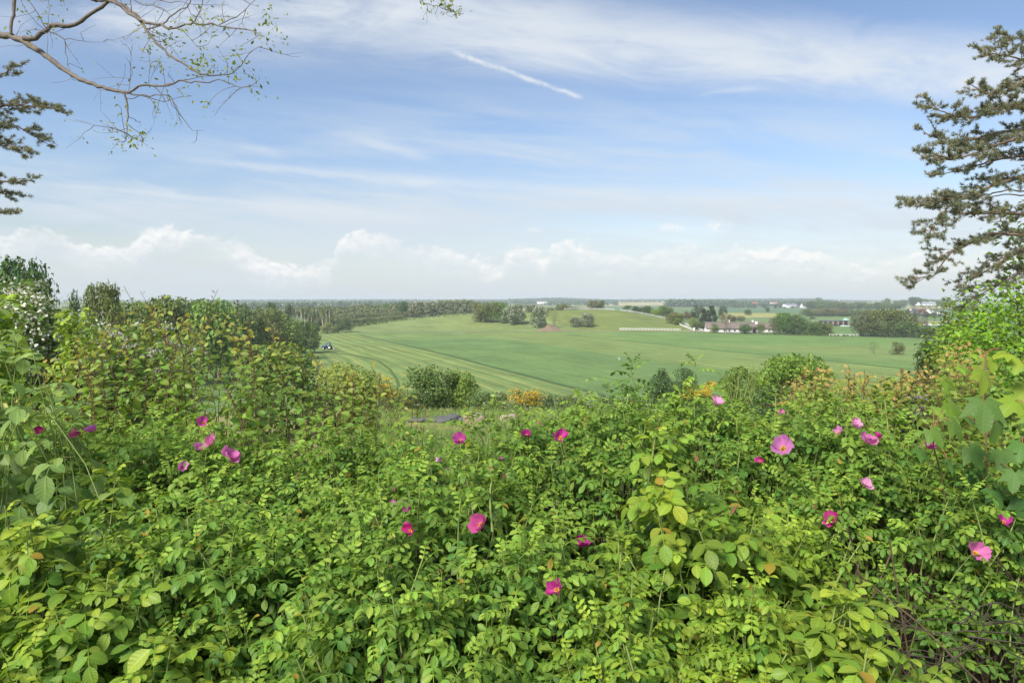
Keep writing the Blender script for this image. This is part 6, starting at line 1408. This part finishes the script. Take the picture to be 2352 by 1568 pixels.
limbs = [(ext(zx([(878, 235), (780, 205), (700, 200), (655, 195)])), 10.0, .03, .30), (ext(zx([(878, 130), (820, 130), (740, 150), (680, 140)])), 11, .03, .35), (ext(zx([(878, 330), (800, 385), (690, 400), (575, 362)])), 9.6, .035, .25),
    (ext(zx([(878, 470), (820, 455), (740, 475), (640, 515), (540, 505), (375, 472)])), 9.4, .04, .28), (ext(zx([(878, 575), (760, 585), (640, 620), (500, 640), (340, 592)])), 10.4, .04, .28), (ext(zx([(878, 610), (760, 640), (640, 690), (520, 720), (355, 688)])), 9.2, .04, .3),
    (ext(zx([(878, 700), (740, 720), (600, 765), (410, 798)])), 10.8, .035, .3), (ext(zx([(878, 800), (740, 840), (620, 890), (520, 915), (420, 908), (285, 943)])), 9.3, .045, .33), (ext(zx([(878, 895), (780, 888), (680, 915), (572, 945)])), 10.6, .02, .97),
    (ext(zx([(878, 990), (780, 980), (640, 985), (505, 985)])), 9.8, .04, .28), (ext(zx([(800, 870), (540, 920), (480, 980), (430, 1040), (360, 1092)])), 9.2, .015, .66), (ext(zx([(878, 1090), (720, 1080), (620, 1130), (520, 1170), (440, 1285), (305, 1305)])), 9.6, .04, .38),
    (ext(zx([(878, 1150), (780, 1210), (650, 1290), (530, 1330)])), 10.2, .035, .3), (ext(zx([(878, 1260), (760, 1330), (640, 1390), (560, 1420)])), 10.6, .03, .3)]
trunk = [(P(2560, 688, Yp)[0], Yp, gz(P(2560, 688, Yp)[0], Yp)), P(2560, 600, Yp), P(2540, 250, Yp), P(2530, -40, Yp)]
pine('pine_tree', 'tall pine with drooping shelf like boughs over the bright green tree', trunk, limbs, Yp, 3, dens=1.0)
Yl = 10.0
limbs = [([(-120, 190), (-40, 185), (28, 160)], 10.2, .03, .45), ([(-140, 290), (-60, 262), (20, 240), (112, 248)], 9.6, .04, .32), ([(-140, 310), (-40, 290), (40, 290), (90, 320)], 10.4, .03, .35), ([(-130, 330), (-50, 330), (20, 335), (50, 345)], 9.8, .025, .35), ([(-120, 420), (-60, 420), (0, 420), (52, 410)], 10, .03, .4), ([(-120, 445), (-50, 440), (15, 445)], 10.4, .02, .4), ([(-120, 500), (-50, 495), (8, 490)], 10, .02, .45)]
trunk = [(P(-210, 688, Yl)[0], Yl, gz(P(-210, 688, Yl)[0], Yl)), P(-210, 600, Yl), P(-200, 250, Yl), P(-190, -100, Yl)]
pine('pine_tree', 'pine showing only the tips of its boughs over the dark oak and hawthorn', trunk, limbs, Yl, 5, dens=1.4, twigL=(.2, .45))

# ------------------------------------------------------------------ bare bough with young leaves overhead
def overhead():
    rng = np.random.default_rng(14); root = thing('locust_tree', 'nearly bare tree reaching a long forked bough with young leaves across the sky', 'tree', (-6.2, 5.6, gz(-6.2, 5.6))); off = -np.array(root.location); T = Tubes(); cl = Cloud()
    z = lambda L: [(x * .3374, y * .3374) for x, y in L]; YB = 4.8
    def br(L, r0, r1, Ya=YB, Yb=YB, twigs=0, leafy=0.0, n=5):
        pts = L[1:] if isinstance(L[0], str) else z(L); w = np.array([P(u, v, Ya + (Yb - Ya) * t) for (u, v), t in zip(pts, np.linspace(0, 1, len(pts)))]); w = polyline(w, .045); m = len(w)
        w[1:-1] += rng.normal(0, .0045, (m - 2, 3)); rr = .78 * np.linspace(r0, r1, m) * (1 + .12 * (rng.random(m) - .5)); T.add(w + off, rr, 6 if r0 > .01 else 4)
        for _ in range(int(twigs * .55)):
            i = rng.integers(max(1, m // 5), m); d = nrm(rng.normal(0, 1, 3) * np.array([1, .5, 1])); l = rng.uniform(.08, .30); twig(w[i], d, l, leafy)
        return w
    def twig(p, d, l, leafy):
        q = curve_pts(p, p + d * l, rng.normal(0, .02, 3), 6, rng, .004); T.add(q + off, np.linspace(.0024, .0008, 6), 3)
        for k in range(int(rng.poisson(1.6 * leafy))):
            c = q[rng.integers(2, 6)]; leaves(c, int(rng.integers(2, 6)))
        if rng.random() < .5: i = rng.integers(1, 5); e = q[i] + nrm(d + rng.normal(0, .7, 3)) * l * .5; T.add(curve_pts(q[i], e, rng.normal(0, .01, 3), 4) + off, [.0014, .0012, .0009, .0006], 3); leaves(e, int(rng.poisson(1.2 * leafy)))
    def leaves(c, n, s=.026, spread=.03):
        if n <= 0: return
        cl.add(leaf_tpl(.42, 2, .3, .25, .8), c + rng.normal(0, spread, (n, 3)) + off, frames(rng.normal(0, 1, (n, 3)) - np.array([0, 0, .5]), rng.normal(0, 1, (n, 3))), s * rng.uniform(.6, 1.4, n), rng.random(n), rng.random(n))
    w = br([(-900, 60), (-400, 190), (0, 235), (90, 250), (160, 275), (250, 340), (340, 400), (440, 480), (540, 540), (640, 575), (740, 605), (820, 630), (875, 632)], .05, .013, 5.3, YB, 8, .1)
    br([(875, 632), (940, 590), (1010, 575), (1100, 583), (1150, 580), (1220, 550), (1300, 560), (1400, 560), (1490, 540), (1590, 580), (1640, 595), (1760, 590)], .011, .002, YB, 4.5, 16, .7)
    br([(1100, 583), (1200, 565), (1320, 530), (1460, 518)], .006, .003, YB, YB, 3, .3)
    br([(875, 632), (960, 655), (1050, 643), (1150, 655), (1190, 710), (1230, 790), (1310, 885), (1390, 890)], .008, .0015, YB, 4.6, 8, .15)
    br([(860, 672), (1000, 660), (1090, 688), (1150, 692), (1230, 665), (1310, 650)], .005, .0015, YB, 4.9, 9, .8)
    br([(845, 635), (870, 740), (870, 850), (860, 910), (860, 960), (825, 980)], .010, .002, YB, 4.7, 8, .5)
    br([(860, 910), (780, 875), (720, 865), (640, 855)], .004, .001, 4.75, 4.6, 9, .5); br([(860, 910), (930, 950), (1010, 990)], .004, .001, 4.75, 4.7, 6, .7); br([(875, 850), (940, 910), (1000, 935)], .004, .001, 4.75, 4.8, 5, .6)
    br([(160, 260), (230, 270), (310, 215), (370, 160), (450, 180), (540, 150), (640, 85), (740, 15), (800, -10), (900, -90)], .024, .016, 5.0, 5.1, 8, .2)
    br([(660, 0), (740, 0), (790, 15), (860, 80), (940, 125), (1000, 155), (1080, 165), (1120, 185), (1180, 195), (1260, 175), (1320, 160), (1490, 170), (1600, 200), (1720, 205), (1800, 250)], .018, .003, 5.1, 4.5, 26, .7)
    br([(780, 0), (860, 50), (920, 100), (960, 150), (985, 190), (1050, 280), (1150, 370), (1240, 430), (1330, 500), (1460, 518), (1590, 505), (1640, 450), (1690, 380), (1760, 320)], .018, .002, 5.05, 4.6, 22, .6)
    br([(1000, 200), (1080, 180), (1150, 120), (1210, 70), (1290, 30), (1300, -30)], .008, .005, 5, 5, 5, .3); br([(1320, 160), (1350, 100), (1380, 50), (1385, -20)], .006, .003, 4.7, 4.7, 5, .5)
    br([(1490, 170), (1580, 130), (1650, 85), (1740, 0)], .005, .002, 4.6, 4.5, 9, .5); br([(1235, 195), (1290, 260), (1375, 350)], .004, .0012, 4.8, 4.8, 4, .8); br([(880, -20), (960, 40), (1060, 40), (1130, 80), (1180, 130)], .005, .002, 5, 5, 6, .2); br([(1040, -20), (1140, 10), (1240, 15), (1330, 50), (1420, 80)], .005, .0015, 4.9, 4.8, 8, .4)
    br([(875, 625), (878, 560), (885, 500), (885, 395), (905, 300)], .004, .001, YB, YB, 8, .3); br([(1012, 572), (1020, 460), (1005, 380), (985, 320)], .003, .001, YB, YB, 6, .4); br([(1125, 575), (1110, 480), (1085, 420)], .003, .001, YB, YB, 6, .5); br([(320, 380), (325, 230)], .003, .001, 5, 5, 2, .1)
    br([(330, 215), (390, 230), (440, 270), (520, 270), (650, 292), (740, 270)], .006, .001, 5, 5, 6, .1); br([(440, 270), (450, 370), (470, 460), (480, 520), (515, 550)], .004, .001, 5, 5, 4, .1); br([(310, 190), (250, 80), (200, 0), (180, -40)], .005, .003, 5, 5, 7, .3); br([(110, -60), (95, 0), (95, 100), (80, 180), (75, 232)], .018, .014, 5.2, 5.15, 1, 0); br([(320, 190), (330, 80), (340, -20)], .003, .0015, 5, 5, 5, .5)
    for (x, y, n, sp) in ((1350, 430, 60, .055), (1400, 460, 22, .035), (1640, 430, 34, .06), (1600, 400, 14, .04), (1800, 120, 20, .05), (1840, 180, 14, .05), (1890, 250, 16, .05), (1790, 250, 16, .045), (1300, 180, 20, .035), (1420, 90, 16, .04), (1490, 110, 12, .04), (850, 955, 24, .04), (960, 940, 14, .04), (1610, 530, 12, .05), (1730, 580, 14, .05), (1250, 655, 14, .04), (1410, 190, 14, .03), (980, 330, 12, .04), (320, 80, 16, .06), (400, 80, 10, .06), (1850, 30, 10, .05), (1100, 430, 12, .04), (180, 220, 10, .05), (1820, 330, 8, .05)):
        leaves(P(x * .3374, y * .3374, 4.65), n, .03, sp)
    # a higher bough of the same tree dips into view at the top edge
    w = br(['px', (-700, -200), (0, -330), (500, -260), (860, -90), (930, -30), (975, 8), (1005, 16), (1050, 32)], .04, .0022, 6.5, 5.2, 0, 0)
    for (u, v) in ((975, 5), (990, 10), (1005, 12), (1020, 18), (1035, 18), (1048, 28), (1000, -2), (1030, 4)): leaves(P(u, v, 5.2), 8, .034, .035)
    for _ in range(12): twig(w[rng.integers(len(w) - 14, len(w))], nrm(rng.normal(0, 1, 3)), rng.uniform(.06, .16), .7)
    tr = polyline([(-6.2, 5.6, gz(-6.2, 5.6) - .2), (-6.15, 5.55, .3), (-6.3, 5.5, 2.2), (-6.2, 5.5, 4.5), (-6.6, 5.6, 6.5)], .3); T2 = Tubes(); T2.add(tr + off, np.linspace(.20, .09, len(tr)), 10); T2.add(polyline([(-6.2, 5.5, 2.0), tuple(P(-900 * .3374, 60 * .3374, 5.3))], .2) + off, .055, 8); T2.add(polyline([(-6.2, 5.5, 2.6), tuple(P(-700, -200, 6.5))], .2) + off, .045, 8); T2.add(polyline([(-6.25, 5.5, 3.2), (-4.2, 5.2, 2.6), tuple(P(110 * .3374, -60 * .3374, 5.2))], .2) + off, .025, 6); T2.add(polyline([(-4.2, 5.2, 2.6), (-3.4, 5.1, 2.35), tuple(P(660 * .3374, 0, 5.1))], .2) + off, .02, 6)
    part('trunk', T2.mesh('trunk', M_TWIG), root); part('branch', T.mesh('branch', M_TWIG), root)
    part('young_leaves', cl.mesh('young_leaves', leaf_mat('young_locust_leaves', (.17, .22, .03), (.34, .38, .04), .5, .5, .3, vein=0)), root)
overhead()
